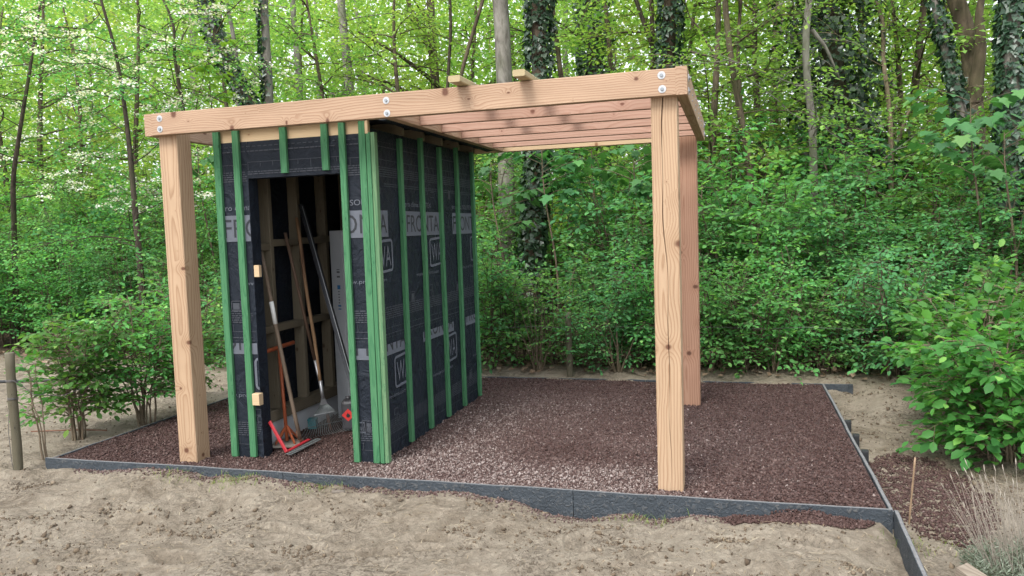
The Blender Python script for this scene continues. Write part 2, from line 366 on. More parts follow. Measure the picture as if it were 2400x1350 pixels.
def board_mesh(Lx, wy, hz, ch=.003, seg=1, wob=0.0):
    """a board along local X (0..Lx), centred on Y and Z, edges chamfered"""
    a, b = wy/2, hz/2
    sec = [(-a+ch, -b), (a-ch, -b), (a, -b+ch), (a, b-ch), (a-ch, b), (-a+ch, b), (-a, b-ch), (-a, -b+ch)]
    V, Fs = [], []
    for k in range(seg+1):
        dy = random.uniform(-wob, wob) if 0 < k < seg else 0
        dz = random.uniform(-wob, wob) if 0 < k < seg else 0
        V += [(Lx*k/seg, y+dy, z+dz) for y, z in sec]
    for k in range(seg):
        for i in range(8):
            j = (i+1) % 8
            Fs.append((k*8+i, (k+1)*8+i, (k+1)*8+j, k*8+j))
    Fs.append(tuple(range(8))); Fs.append(tuple(seg*8+i for i in range(7, -1, -1)))
    return mesh_from('board', V, Fs)
def board(name, p0, p1, wy, hz, mat, parent=None, roll=0.0, ch=.003, seg=1, wob=0.0):
    """board from p0 to p1 (centre line); wy across, hz in the 'up' direction of the board"""
    p0 = Vector(p0); p1 = Vector(p1); d = p1-p0
    if d.normalized().z > .999: q = Matrix(((0, 1, 0), (0, 0, 1), (1, 0, 0))).to_quaternion()     # upright: Y stays across, Z looks back
    else: q = d.to_track_quat('X', 'Z')
    o = obj(name, board_mesh(d.length, wy, hz, ch, seg, wob), mat, parent)
    o.rotation_mode = 'QUATERNION'; o.rotation_quaternion = q @ Euler((roll, 0, 0)).to_quaternion(); o.location = p0
    if parent is not None and parent.parent is None: o.location = p0 - parent.location
    return o
def box_mesh(x0, x1, y0, y1, z0, z1, ch=0.0):
    V = [(x, y, z) for x in (x0, x1) for y in (y0, y1) for z in (z0, z1)]
    Fs = [(0, 1, 3, 2), (4, 6, 7, 5), (0, 4, 5, 1), (2, 3, 7, 6), (0, 2, 6, 4), (1, 5, 7, 3)]
    me = mesh_from('box', V, Fs)
    if ch:
        import bmesh
        bm = bmesh.new(); bm.from_mesh(me); bmesh.ops.bevel(bm, geom=bm.edges[:], offset=ch, segments=2, affect='EDGES', profile=.5); bm.to_mesh(me); bm.free()
    return me
def box(name, x0, x1, y0, y1, z0, z1, mat, parent=None, ch=0.0):
    return obj(name, box_mesh(x0, x1, y0, y1, z0, z1, ch), mat, parent, inv(parent))
def inv(parent): return tuple(-parent.location) if parent is not None and parent.parent is None else (0, 0, 0)

def tube_arrays(pts, radii, sides=8, cap=True):
    pts = np.asarray(pts, float); n = len(pts); radii = np.broadcast_to(np.asarray(radii, float), (n,))
    t = np.gradient(pts, axis=0); t /= np.linalg.norm(t, axis=1)[:, None]+1e-9
    ref = np.array([0, 0, 1.0]) if abs(t[0, 2]) < .9 else np.array([1.0, 0, 0])
    a = np.cross(t, ref); a /= np.linalg.norm(a, axis=1)[:, None]+1e-9
    b = np.cross(t, a)
    ang = np.linspace(0, 2*np.pi, sides, endpoint=False)
    V = (pts[:, None, :] + radii[:, None, None]*(np.cos(ang)[None, :, None]*a[:, None, :] + np.sin(ang)[None, :, None]*b[:, None, :])).reshape(-1, 3)
    k = np.arange(n-1)[:, None]*sides; i = np.arange(sides)[None, :]; j = (i+1) % sides
    q = np.stack([k+i, k+j, k+sides+j, k+sides+i], -1).reshape(-1, 4)
    T = np.concatenate([q[:, [0, 2, 1]], q[:, [0, 3, 2]]])
    if cap:
        c0 = len(V); V = np.concatenate([V, pts[:1], pts[-1:]])
        ii = np.arange(sides); jj = (ii+1) % sides; e = (n-1)*sides
        T = np.concatenate([T, np.stack([ii, jj, np.full(sides, c0)], -1), np.stack([e+jj, e+ii, np.full(sides, c0+1)], -1)])
    return V, T
def tube(name, pts, radii, mat, parent=None, sides=10, smooth=True):
    V, T = tube_arrays(pts, radii, sides)
    return obj(name, tri_mesh(name, V, T, smooth=smooth), mat, parent, inv(parent))
class Tubes:
    def __init__(s): s.V = []; s.T = []; s.n = 0; s.tw = []
    def twig(s, a, b, c, r0, r1): s.tw.append((a, b, c, r0, r1))
    def flush(s):
        """all thin twigs at once: three-sided, two rings each"""
        if not s.tw: return
        P = np.array([(t[0], t[2]) for t in s.tw]); r = np.array([(t[3], t[4]) for t in s.tw]); m_ = len(P)
        d = P[:, 1]-P[:, 0]; d /= np.linalg.norm(d, axis=1)[:, None]+1e-9
        a = np.cross(d, np.array([.31, .17, .94])); a /= np.linalg.norm(a, axis=1)[:, None]+1e-9; b = np.cross(d, a)
        an = np.array([0, 2.0944, 4.1888])
        off = np.cos(an)[None, :, None]*a[:, None, :]+np.sin(an)[None, :, None]*b[:, None, :]
        V = (P[:, :, None, :]+r[:, :, None, None]*off[:, None, :, :]).reshape(-1, 3)
        T0 = np.array([q for k in (0,) for i in range(3) for q in ((k+i, k+3+(i+1) % 3, k+(i+1) % 3), (k+i, k+3+i, k+3+(i+1) % 3))])
        s.V.append(V); s.T.append((T0[None]+np.arange(m_)[:, None, None]*6).reshape(-1, 3)+s.n); s.n += len(V); s.tw = []
    def add(s, pts, radii, sides=5):
        V, T = tube_arrays(pts, radii, sides, False); s.V.append(V); s.T.append(T+s.n); s.n += len(V)
    def mesh(s, name): s.flush(); return tri_mesh(name, np.concatenate(s.V), np.concatenate(s.T), smooth=True)

_txt = {}
def text_mesh(body, width, height):
    """letters as flat mesh in local XY, lower-left corner at the origin, fitted to width x height"""
    if body not in _txt:
        cu = bpy.data.curves.new('lettering', 'FONT'); cu.body = body; cu.resolution_u = 3
        o = bpy.data.objects.new('lettering', cu); COL.objects.link(o)
        dg = bpy.context.evaluated_depsgraph_get(); dg.update()
        me = bpy.data.meshes.new_from_object(o.evaluated_get(dg)); bpy.data.objects.remove(o)
        V = np.array([v.co[:] for v in me.vertices]); F_ = [tuple(p.vertices) for p in me.polygons]
        bpy.data.meshes.remove(me); V[:, :2] -= V[:, :2].min(0); V[:, :2] /= V[:, :2].max(0); _txt[body] = (V, F_)
    V, F_ = _txt[body]
    return mesh_from('lettering', V*np.array([width, height, 0]), F_)

# ------------------------------------------------------------------ the ground
PX = np.array([-30, -5.2, -4.65, -3.5, -3.0, -2.2, -1.5, -1.0, -.75, -.3, -.15, .08, .4, .7, 1.05, 1.12, 30])
PZ = np.array([-.085, -.085, -.080, -.052, -.060, -.050, -.042, -.058, -.150, -.125, -.155, -.080, -.066, -.045, -.055, -.12, -.11])
BX0, BX1, BY0, BY1 = -4.61, 1.10, -.15, 3.33                 # the gravel bed inside its edging
FOOT = []
for px, py, a in [(1190, 1195, .5), (1000, 1260, .2), (880, 1290, .35), (1640, 1240, -.3), (1350, 1265, 1.3), (1500, 1300, .9), (640, 1235, .1), (300, 1220, .4), (420, 1310, .2), (1750, 1300, -.6), (700, 1320, .6), (1100, 1325, .2), (1900, 1275, -.4), (200, 1300, .3), (1230, 1340, 1.0), (560, 1180, .9)]:
    d = _F*FPX + CR*(px-1200) + CU*(675-py); k = (-.09-CAM[2])/d[2]; P = CAM+k*d
    FOOT.append((P[0], P[1], a))
def terrain(x, y, fine=True):
    x = np.asarray(x, float); y = np.asarray(y, float)
    prof = np.interp(x, PX, PZ)
    front = prof*sstep(-.9, -.2, y) + (-.10)*(1-sstep(-.9, -.2, y))
    side_r = np.full_like(x, -.10) + .09*sstep(1.9, 3.2, y)
    side_l = np.full_like(x, -.045)
    back = -.012 + .04*sstep(3.42, 3.8, y)
    z = front
    z = np.where(y > -.16, np.where(x > 1.1, side_r, np.where(x < -4.6, side_l, back)), z)
    # blend round the corners
    kl = sstep(-.6, .2, y); z = np.where((x < -4.62), front*(1-kl)+side_l*kl, z)
    kr = sstep(-.7, .0, y); z = np.where((x > 1.12), front*(1-kr)+side_r*kr, z)
    kb = sstep(2.6, 3.5, y); z = np.where((x < -4.62) | (x > 1.12), z*(1-kb)+back*kb, z)
    inside = (x > BX0-.012) & (x < BX1+.012) & (y > BY0-.012) & (y < BY1+.012)
    z = z + .036*fbm(x*.9+3, y*.9, 3) + .036*fbm(x*2.3, y*3.3+8, 4)*np.where(y < 4, 1, 2)
    z = z - .10*np.exp(-((x-1.28)/.20)**4-((y-2.95)/.55)**4)*(y < 3.352) - .05*np.exp(-((x-1.02)/.14)**2-((y+.62)/.25)**2)
    if fine:
        amp = sstep(-.1, .5, noise2(x*1.3+40, y*1.3))
        z = z + (.006+.034*amp)*fbm(x*8, y*11, 4) + (.003+.009*amp)*np.abs(noise2(x*33, y*33))
        for fx, fy, a in FOOT:
            dx = x-fx; dy = y-fy; u = dx*math.cos(a)+dy*math.sin(a); v = -dx*math.sin(a)+dy*math.cos(a)
            e = np.exp(-((u/.15)**4+(v/.055)**4)); rim = np.exp(-((np.sqrt((u/.17)**2+(v/.07)**2)-1)/.22)**2)
            z = z - e*(.026 - .010*np.sin(u*190)) + rim*.016
    z = np.where(inside, -.07, z)
    hill = np.maximum(y-9, 0)
    z = z + np.minimum(.075*hill, 6) + np.where(y > 5, .1*fbm(x*.3, y*.3, 3)*sstep(5, 8, y), 0)
    return z
def terr1(x, y): return float(terrain(np.array([x]), np.array([y]), False)[0])

xs = np.concatenate([np.linspace(-90, -8, 30), np.linspace(-7.6, -5.3, 24), np.arange(-5.2, 2.3, .0145), np.linspace(2.35, 6, 40), np.linspace(7, 90, 30)])
ys = np.concatenate([np.linspace(-60, -3.4, 20), np.linspace(-3.2, -2.0, 20), np.arange(-1.95, .0, .0125), np.linspace(.03, 4.2, 80), np.linspace(4.4, 14, 40), np.linspace(15, 120, 40)])
for v in (BX0-.0125, BX0-.012, BX1+.012, BX1+.0125): xs = np.append(xs, v)
for v in (BY0-.0125, BY0-.012, BY1+.012, BY1+.0125): ys = np.append(ys, v)
xs = np.unique(xs); ys = np.unique(ys)
GX, GY = np.meshgrid(xs, ys); GZ = terrain(GX, GY)
nx, ny = len(xs), len(ys)
ii = (np.arange(ny-1)[:, None]*nx + np.arange(nx-1)[None, :]).ravel()
T = np.concatenate([np.stack([ii, ii+1, ii+nx+1], -1), np.stack([ii, ii+nx+1, ii+nx], -1)])
kind(obj('ground', tri_mesh('ground', np.stack([GX.ravel(), GY.ravel(), GZ.ravel()], -1), T, smooth=True), M['soil']), 'structure')

# gravel bed: a sheet of fines with loose stones on it
gx = np.linspace(BX0, BX1, 115); gy = np.linspace(BY0, BY1, 70)
def gravel_z(x, y):
    return -.022 + .006*fbm(x*1.7, y*1.7, 3) + .007*fbm(x*5.5, y*5.5, 2) + .02*np.exp(-((x+1.75)/.5)**2-((y-.2)/.35)**2)*.6
A, B = np.meshgrid(gx, gy); ii = (np.arange(69)[:, None]*115+np.arange(114)[None, :]).ravel()
T = np.concatenate([np.stack([ii, ii+1, ii+116], -1), np.stack([ii, ii+116, ii+115], -1)])
kind(obj('gravel_bed', tri_mesh('gravel_bed', np.stack([A.ravel(), B.ravel(), gravel_z(A, B).ravel()], -1), T, smooth=True), M['gravel_base']), 'structure')

def stones(P, size, rnd, name, mat, flat=.7):
    n = len(P)
    base = np.array([(1, 0, 0), (-1, 0, 0), (0, 1, 0), (0, -1, 0), (0, 0, 1), (0, 0, -1)], float)
    T0 = np.array([(0, 2, 4), (2, 1, 4), (1, 3, 4), (3, 0, 4), (2, 0, 5), (1, 2, 5), (3, 1, 5), (0, 3, 5)])
    V = base[None]*(size[:, None, None]*rng.uniform(.55, 1.15, (n, 6, 1))) + rng.normal(0, .16, (n, 6, 3))*size[:, None, None]
    V[:, :, 2] *= flat
    q = rng.normal(size=(n, 4)); q /= np.linalg.norm(q, axis=1)[:, None]
    wq, xq, yq, zq = q.T
    Rm = np.stack([1-2*(yq*yq+zq*zq), 2*(xq*yq-zq*wq), 2*(xq*zq+yq*wq), 2*(xq*yq+zq*wq), 1-2*(xq*xq+zq*zq), 2*(yq*zq-xq*wq), 2*(xq*zq-yq*wq), 2*(yq*zq+xq*wq), 1-2*(xq*xq+yq*yq)], -1).reshape(n, 3, 3)
    V = np.einsum('nij,nkj->nki', Rm, V) + P[:, None, :]
    T = (T0[None]+np.arange(n)[:, None, None]*6).reshape(-1, 3)
    return tri_mesh(name, V.reshape(-1, 3), T, np.repeat(rnd, 6))
def dryness(x, y):
    def blob(cx, cy, sx, sy, a): return a*np.exp(-((x-cx)/sx)**2-((y-cy)/sy)**2)
    d = blob(-1.70, .45, .5, 1.0, .8)+blob(-1.15, .12, 1.0, .42, .85)+blob(-.35, .12, .45, .3, .75)+blob(-1.1, 1.9, .75, .9, .55)+blob(-1.75, 1.9, .3, .8, .5)+blob(.25, 1.1, .5, .7, .42)+blob(-2.6, -.05, 1.0, .15, .35)+blob(-.5, .9, .35, .3, .35)
    d = d + blob(-.8, .75, .38, .22, -.30) + blob(-1.15, .42, .3, .12, -.2)
    return d + .16*fbm(x*2.6, y*2.6, 4)
n = 76000
t = rng.uniform(0, 1, n)
gxs = rng.uniform(BX0+.01, BX1-.01, n); gys = BY0+.01 + (BY1-BY0-.02)*t**1.25
rn = np.clip(.24 + .13*rng.normal(size=n) + np.clip(dryness(gxs, gys), -.1, 1)*(.24+.34*rng.uniform(size=n)) + .35*(rng.uniform(size=n) > .98), 0, 1)
sz = np.clip(rng.lognormal(-4.90, .32, n), .004, .016)
P = np.stack([gxs, gys, gravel_z(gxs, gys)+.004+rng.uniform(-.002, .004, n)], -1)
o = obj('gravel', stones(P, sz, rn, 'gravel', M['gravel']), M['gravel'])
tag(kind(o, 'stuff'), 'reddish brown crushed stone filling the edged bed, paler where dusty', 'gravel')
# gravel spilled beyond the edging
n = 11000
a = rng.uniform(0, 2*np.pi, n); r_ = np.sqrt(rng.uniform(0, 1, n))
x1 = 1.36+.33*r_*np.cos(a)*(.8+.3*rng.uniform(size=n))+.05; y1 = .50+.80*r_*np.sin(a)
x1 = np.maximum(x1, 1.125+.02*rng.uniform(size=n))
k = int(n*.22); x1[:k] = .62+.40*r_[:k]*np.cos(a[:k]); y1[:k] = -.185-np.abs(.13*r_[:k]*np.sin(a[:k]))
k2 = int(n*.40); x1[k:k2] = rng.uniform(-4.3, .9, k2-k); y1[k:k2] = -.18-np.abs(rng.normal(0, .045, k2-k))
heap = np.where(np.arange(n) < k, .045*np.exp(-((x1-.62)/.3)**2)*np.clip(1-(-.18-y1)/.13, 0, 1), 0)
P = np.stack([x1, y1, terrain(x1, y1)+.004+heap*rng.uniform(.3, 1, n)], -1)
dryf = np.where((np.arange(n) >= k) & (np.arange(n) < k2), .22, 0)
o = obj('spilled_gravel', stones(P, rng.uniform(.006, .012, n), np.clip(.24+dryf+.12*rng.normal(size=n), 0, 1), 'spilled_gravel', None), M['gravel'])
tag(kind(o, 'stuff'), 'red gravel spilled over the edging onto the soil', 'gravel')

# soil crumbs and straw on the bare ground
n = 17000
x1 = rng.uniform(-5.6, 2.6, n); y1 = rng.uniform(-2.2, -.2, n)
k = int(n*.30); x1[:k] = rng.uniform(1.15, 2.6, k); y1[:k] = rng.uniform(-.4, 3.6, k)
k3 = int(n*.42); x1[k:k3] = rng.uniform(-7.5, -4.65, k3-k); y1[k:k3] = rng.uniform(-.4, 3.4, k3-k)
# most of them lie in broken, trodden patches
npc = 85; cx = rng.uniform(-5.2, 1.2, npc); cy = -.25-1.75*rng.uniform(0, 1, npc)**.8; cs = rng.uniform(.04, .16, npc)
pi = rng.integers(0, npc, n); sel = (np.arange(n) >= k3) & (rng.uniform(size=n) < .86)
x1 = np.where(sel, cx[pi]+rng.normal(0, 1, n)*cs[pi]*1.5, x1); y1 = np.where(sel, np.minimum(cy[pi]+rng.normal(0, 1, n)*cs[pi]*.7, -.2), y1)
P = np.stack([x1, y1, terrain(x1, y1)+.002], -1)
o = obj('soil_crumbs', stones(P, np.clip(rng.exponential(.0046, n), .002, .026), np.clip(rng.normal(.45, .22, n), 0, 1), 'soil_crumbs', None), M['clod'])
tag(kind(o, 'stuff'), 'crumbs and clods of dry brown soil on the bare ground', 'soil')

# ------------------------------------------------------------------ leaves
LEAF = {
 'kite': (np.array([(0, 0, 0), (.42, .5, .08), (1, 0, -.06), (.42, -.5, .08)], float), np.array([(0, 1, 2), (0, 2, 3)])),
 'oval': (np.array([(0, 0, 0), (.28, .40, .07), (.68, .42, .06), (1, 0, -.10), (.68, -.42, .06), (.28, -.40, .07), (.5, 0, 0)], float),
          np.array([(0, 1, 6), (1, 2, 6), (2, 3, 6), (3, 4, 6), (4, 5, 6), (5, 0, 6)])),
}
mo = [(0, .0), (-.12, .30), (.10, .56), (.22, .36), (.52, .62), (.56, .30), (1, 0), (.56, -.30), (.52, -.62), (.22, -.36), (.10, -.56), (-.12, -.30)]
mv = np.array([(u, v, .10*abs(v)-.16*max(u-.4, 0)) for u, v in mo]+[(.28, 0, 0)])
LEAF['maple'] = (mv, np.array([(i, (i+1) % 12, 12) for i in range(12)]))
io = [(0, 0), (-.10, .32), (.22, .52), (.45, .30), (1, 0), (.45, -.30), (.22, -.52), (-.10, -.32)]
LEAF['ivy'] = (np.array([(u, v, .12*abs(v)-.1*max(u-.4, 0)) for u, v in io]), np.array([(0, 1, 2), (0, 2, 3), (0, 3, 4), (0, 4, 5), (0, 5, 6), (0, 6, 7)]))
class Leaves:
    def __init__(s): s.P = []; s.D = []; s.Nn = []; s.S = []
    def add(s, P, D, Nn, S): s.P.append(P); s.D.append(D); s.Nn.append(Nn); s.S.append(S)
    def count(s): return sum(len(p) for p in s.P)
    def mesh(s, name, shape, width, rnd=None):
        P = np.concatenate(s.P); D = np.concatenate(s.D); Nn = np.concatenate(s.Nn); S = np.concatenate(s.S)
        D = D/(np.linalg.norm(D, axis=1)[:, None]+1e-9)
        B = np.cross(Nn, D); B /= np.linalg.norm(B, axis=1)[:, None]+1e-9
        Nn = np.cross(D, B)
        tv, tt = LEAF[shape]; k = len(tv)
        V = P[:, None, :] + S[:, None, None]*(tv[None, :, 0:1]*D[:, None, :] + width*tv[None, :, 1:2]*B[:, None, :] + tv[None, :, 2:3]*Nn[:, None, :])
        T = (tt[None]+np.arange(len(P))[:, None, None]*k).reshape(-1, 3)
        if rnd is None: rnd = np.clip(rng.normal(.45, .24, len(P)), 0, 1)
        return tri_mesh(name, V.reshape(-1, 3), T, np.repeat(rnd, k))

def unit(v): return v/(math.sqrt(v[0]*v[0]+v[1]*v[1]+v[2]*v[2])+1e-9)
def flat_side(d): return unit(np.array([d[1]+1e-6, -d[0], 0.0]))          # d x up
UP = np.array([0, 0, 1.0])
def spray(Lv, base, d, length, leaf, step, droop=.25):
    """a twig with leaves in two ranks"""
    n = max(2, int(length/step)); t = (np.arange(n)+.6)/n
    P = base + np.outer(t*length, d) - np.outer((t*length)**2*droop, UP)
    side = flat_side(d)
    sg = np.where(np.arange(n) % 2 == 0, 1.0, -1.0)
    D = np.outer(np.ones(n)*.62, d) + np.outer(sg*.85, side) - np.outer(rng.uniform(.0, .55, n), UP) + rng.normal(0, .22, (n, 3))
    D[-1] = d - UP*.25
    Nn = UP + rng.normal(0, .42, (n, 3)) + side*0.0
    Lv.add(P, D, Nn, leaf*rng.uniform(.65, 1.15, n))
    return base + d*length - UP*length**2*droop
def limb(Lv, Tb, base, d, length, r, leaf, step, twig, ntw, droop=.12, sub=True, bend=.12, twsides=3):
    """a branch: curved wood, side twigs left and right, each with leaves"""
    n = 6; pts = [np.array(base, float)]; dd = unit(np.array(d, float)); wander = rng.normal(0, bend, 3)
    for k in range(n):
        dd = unit(dd + wander*.4 + rng.normal(0, bend, 3) - UP*droop*.35)
        pts.append(pts[-1]+dd*length/n)
    pts = np.array(pts); Tb.add(pts, np.linspace(r, max(r*.22, .0015), n+1), 5 if r > .02 else 4)
    for k in range(ntw):
        t = (.18+.82*(k+rng.uniform(.2, .8))/ntw)*n; i0 = min(int(t), n-1); f = t-i0
        p = pts[i0]*(1-f)+pts[i0+1]*f; ax = unit(pts[i0+1]-pts[i0])
        side = flat_side(ax); sg = 1 if k % 2 == 0 else -1
        dtw = unit(ax*.75 + side*sg*rng.uniform(.6, 1.2) + UP*rng.normal(.08, .28))
        lt = twig*rng.uniform(.55, 1.15)*(1.15-.5*t/n)
        e = spray(Lv, p, dtw, lt, leaf, step)
        if sub: Tb.twig(p, (p+e)/2+rng.normal(0, .01, 3), e, max(r*.18, .0022), .001)
    spray(Lv, pts[-1], unit(pts[-1]-pts[-2]), twig*.8, leaf, step)
    return pts

def bush_mesh(h, r, stems, nb, ntw, leaf, step, twig, shape='oval', width=.62, t0=.18, spread=.05, stem_r=.011, name='foliage'):
    Lv = Leaves(); Tb = Tubes()
    for s in range(stems):
        az = rng.uniform(0, 2*np.pi); ln = r*rng.uniform(.15, .75); hh = h*rng.uniform(.62, 1.0)
        b = np.array([math.cos(az), math.sin(az), 0])*spread*rng.uniform(.2, 1); o_ = np.array([math.cos(az), math.sin(az), 0])
        tt = np.linspace(0, 1, 8)
        pts = b + np.outer(tt**1.5*ln, o_) + np.outer(tt*hh, UP) + np.cumsum(rng.normal(0, .012*h, (8, 3)), 0)*np.array([1, 1, .2])
        pts[0, 2] = -.06
        Tb.add(pts, np.linspace(stem_r*rng.uniform(.7, 1.3), .003, 8), 5)
        for k in range(nb):
            t = t0+(1-t0)*(k+rng.uniform(0, 1))/nb; i0 = min(int(t*7), 6); f = t*7-i0
            p = pts[i0]*(1-f)+pts[i0+1]*f
            a2 = az + rng.normal(0, 1.25)
            dd = np.array([math.cos(a2), math.sin(a2), rng.uniform(.05, .75)])
            limb(Lv, Tb, p, dd, r*rng.uniform(.35, .75)*(1.15-.6*t), .006, leaf, step, twig, ntw)
        spray(Lv, pts[-1], unit(pts[-1]-pts[-2]), twig, leaf, step)
    return Lv.mesh(name, shape, width), Tb.mesh('stems'), Lv.count()

def bush(name, label, cat, meshes, loc, rz, sc, leaf_m, stem_m, group=None):
    t = thing(name, label, cat, (loc[0], loc[1], terr1(loc[0], loc[1])), group, (0, 0, rz)); t.scale = sc
    f, s = meshes
    a = obj('foliage', f, None, t); b = obj('stems', s, None, t)
    for ob, mm in ((a, leaf_m), (b, stem_m)):
        if len(ob.data.materials) == 0: ob.data.materials.append(mm)
        ob.material_slots[0].link = 'OBJECT'; ob.material_slots[0].material = mm
    return t

# ------------------------------------------------------------------ edging boards round the gravel
def edging_board(name, x0, y0, x1, y1, zt, h, parent, th=.022, zb=None):
    d = Vector((x1-x0, y1-y0, 0)); n_ = max(2, int(d.length/.12)); a = math.atan2(d.y, d.x)
    V, Fs = [], []
    for k in range(n_+1):
        u = d.length*k/n_; wv = .004*math.sin(u*2.1+x0*3)+random.uniform(-.0015, .0015) if 0 < k < n_ else 0
        tz = random.uniform(-.002, .002)
        for v, z in ((-th/2, -h), (th/2, -h), (th/2, -.002), (th/2-.003, 0), (-th/2+.003, 0), (-th/2, -.002)):
            V.append((u, v+wv, z+(tz if z > -h else 0)))
    mi = []
    for k in range(n_):
        for i in range(6):
            j = (i+1) % 6; Fs.append((k*6+i, (k+1)*6+i, (k+1)*6+j, k*6+j)); mi.append(1 if i == 3 else 0)
    Fs.append(tuple(range(6))); Fs.append(tuple(n_*6+i for i in range(5, -1, -1))); mi += [0, 0]
    me = mesh_from('edging_board', V, Fs); me.polygons.foreach_set('material_index', mi)
    o = obj(name, me, [M['edging'], M['edging_dust']], parent)
    pl = parent.location if parent is not None else Vector((0, 0, 0))
    o.location = (x0-pl.x, y0-pl.y, zt-pl.z); o.rotation_euler = (0, 0, a)
    return o
e = thing('garden_edging', 'long dark grey plastic edging along the front of the gravel bed', 'edging', (-1.7, -.163, -.15))
for a, b in ((-4.622, -2.62), (-2.616, -.64), (-.636, 1.112)): edging_board('edging_board', a, -.163, b, -.163, .008, .20, e)
e = thing('garden_edging', 'grey plastic edging along the left side of the gravel by the young shrubs', 'edging', (-4.62, 1.6, -.15))
for a, b in ((-.150, 1.6), (1.604, 3.352)): edging_board('edging_board', -4.622, a, -4.622, b, -.010, .17, e)
e = thing('garden_edging', 'grey plastic edging along the rear of the gravel below the hedge', 'edging', (-1.7, 3.345, -.15))
for a, b in ((-4.61, -2.6), (-2.596, -.6), (-.596, 1.38)): edging_board('edging_board', a, 3.345, b, 3.345, -.008, .19, e)
e = thing('garden_edging', 'grey plastic edging along the right side of the gravel, held by black pegs', 'edging', (1.113, 1.6, -.15))
for a, b in ((-.150, 1.7), (1.704, 3.332)): edging_board('edging_board', 1.113, a, 1.113, b, -.008, .20, e)
e = tag(edging_board('garden_edging', 1.128, -.176, 1.075, -1.75, .012, .22, None), 'grey plastic edging board running toward the viewer from the front right corner', 'edging')
for y in (1.86, 1.44, 1.02):
    t = thing('edging_peg', {1.86: 'black plastic peg behind the right edging, farthest of three', 1.44: 'black plastic peg behind the right edging, middle of three', 1.02: 'black plastic peg behind the right edging, nearest of three'}[y], 'peg', (1.148, y, -.1), 'black pegs along the right edging')
    p = box('peg_shaft', 1.128, 1.170, y-.022, y+.022, -.28, -.008, M['stake_plastic'], t, .004)
    box('peg_cap', 1.126, 1.172, y-.024, y+.024, -.0085, -.001, M['stake_plastic'], t, .003)

# ------------------------------------------------------------------ the larch pergola
H, BT, BH, S, W, DP = 2.3135, .059, .1513, .15, 3.58, 2.291
perg = thing('pergola', 'larch timber pergola frame bolted over the shed and the gravel', 'pergola', (-1.79, 1.2, 0))
def post_with_check(x0, x1, y0, y1, z1, mat, amp=1.0):
    """a square post whose front face has split open along a wavering drying crack; local X runs up"""
    wd = x1-x0; dp = y1-y0; n_ = 46; V, Fs = [], []; ch = .004; z0 = -.12
    for k in range(n_+1):
        z = z0+(z1-z0)*k/n_; u = (z-z0)/(z1-z0)
        c = -.004+.010*math.sin(z*2.3)+.005*math.sin(z*5.7+1)+.0045*math.sin(z*11)
        g = amp*.0036*max(0.0, min(1, (u-.02)*6))*(.35+.65*u)*(.7+.3*math.sin(z*9))*min(1, (1.03-u)*25)
        g = max(g, .0003)
        sec = [(-wd/2+ch, -dp/2), (c-g, -dp/2), (c, -dp/2+g*9), (c+g, -dp/2), (wd/2-ch, -dp/2), (wd/2, -dp/2+ch), (wd/2, dp/2-ch), (wd/2-ch, dp/2), (-wd/2+ch, dp/2), (-wd/2, dp/2-ch), (-wd/2, -dp/2+ch)]
        V += [(z-z0, y, q) for y, q in sec]
    m_ = 11
    for k in range(n_):
        for i in range(m_):
            j = (i+1) % m_; Fs.append((k*m_+i, (k+1)*m_+i, (k+1)*m_+j, k*m_+j))
    Fs.append(tuple(range(m_))); Fs.append(tuple(n_*m_+i for i in range(m_-1, -1, -1)))
    o = obj('post', mesh_from('post', V, Fs), mat, perg)
    o.rotation_mode = 'QUATERNION'; o.rotation_quaternion = Matrix(((0, 1, 0), (0, 0, 1), (1, 0, 0))).to_quaternion()
    o.location = Vector(((x0+x1)/2, (y0+y1)/2, z0))-perg.location
    return o
ZT = H+BH-.004
pr = post_with_check(-S, 0, 0, S, ZT, M['larch_post']); pr['label'] = 'front right post with a long drying crack'
board('post', (-W+S/2, S/2, -.12), (-W+S/2, S/2, ZT), S, S, M['larch_post'], perg, ch=.005)
board('post', (-S/2, DP+S/2, -.12), (-S/2, DP+S/2, ZT-.01), S, S, M['larch_brown'], perg, ch=.005)
board('post', (-W+S/2, DP+S/2, -.12), (-W+S/2, DP+S/2, ZT-.01), S, S, M['larch_brown'], perg, ch=.005)
fb = board('front_beam', (-W, -BT/2, H+BH/2), (0, -BT/2, H+BH/2), BT, BH, M['larch'], perg, seg=1)
lb = board('side_beam', (-W-BT/2, -BT, H+BH/2-.001), (-W-BT/2, DP+S+BT, H+BH/2-.001), BT, BH, M['larch'], perg)
sb = board('side_beam', (BT/2+.001, -BT-.002, H+BH/2+.003), (BT/2+.001, DP+S+BT, H+BH/2-.004), BT+.006, BH+.008, M['larch'], perg)
board('rear_beam', (-W, DP+S+BT/2, H+BH/2-.002), (0, DP+S+BT/2, H+BH/2-.002), BT, BH, M['spruce'], perg)
mb = board('middle_beam', (-1.80, .0015, H+BH/2-.002), (-1.80, DP+S-.0015, H+BH/2-.002), .06, BH-.002, M['larch'], perg)
for y in (.44, .86, 1.29, 1.72, 2.12):
    board('rafter', (-1.769, y, H+.073), (-.0015, y+.01, H+.073), .045, .14, M['larch_pink'], perg)
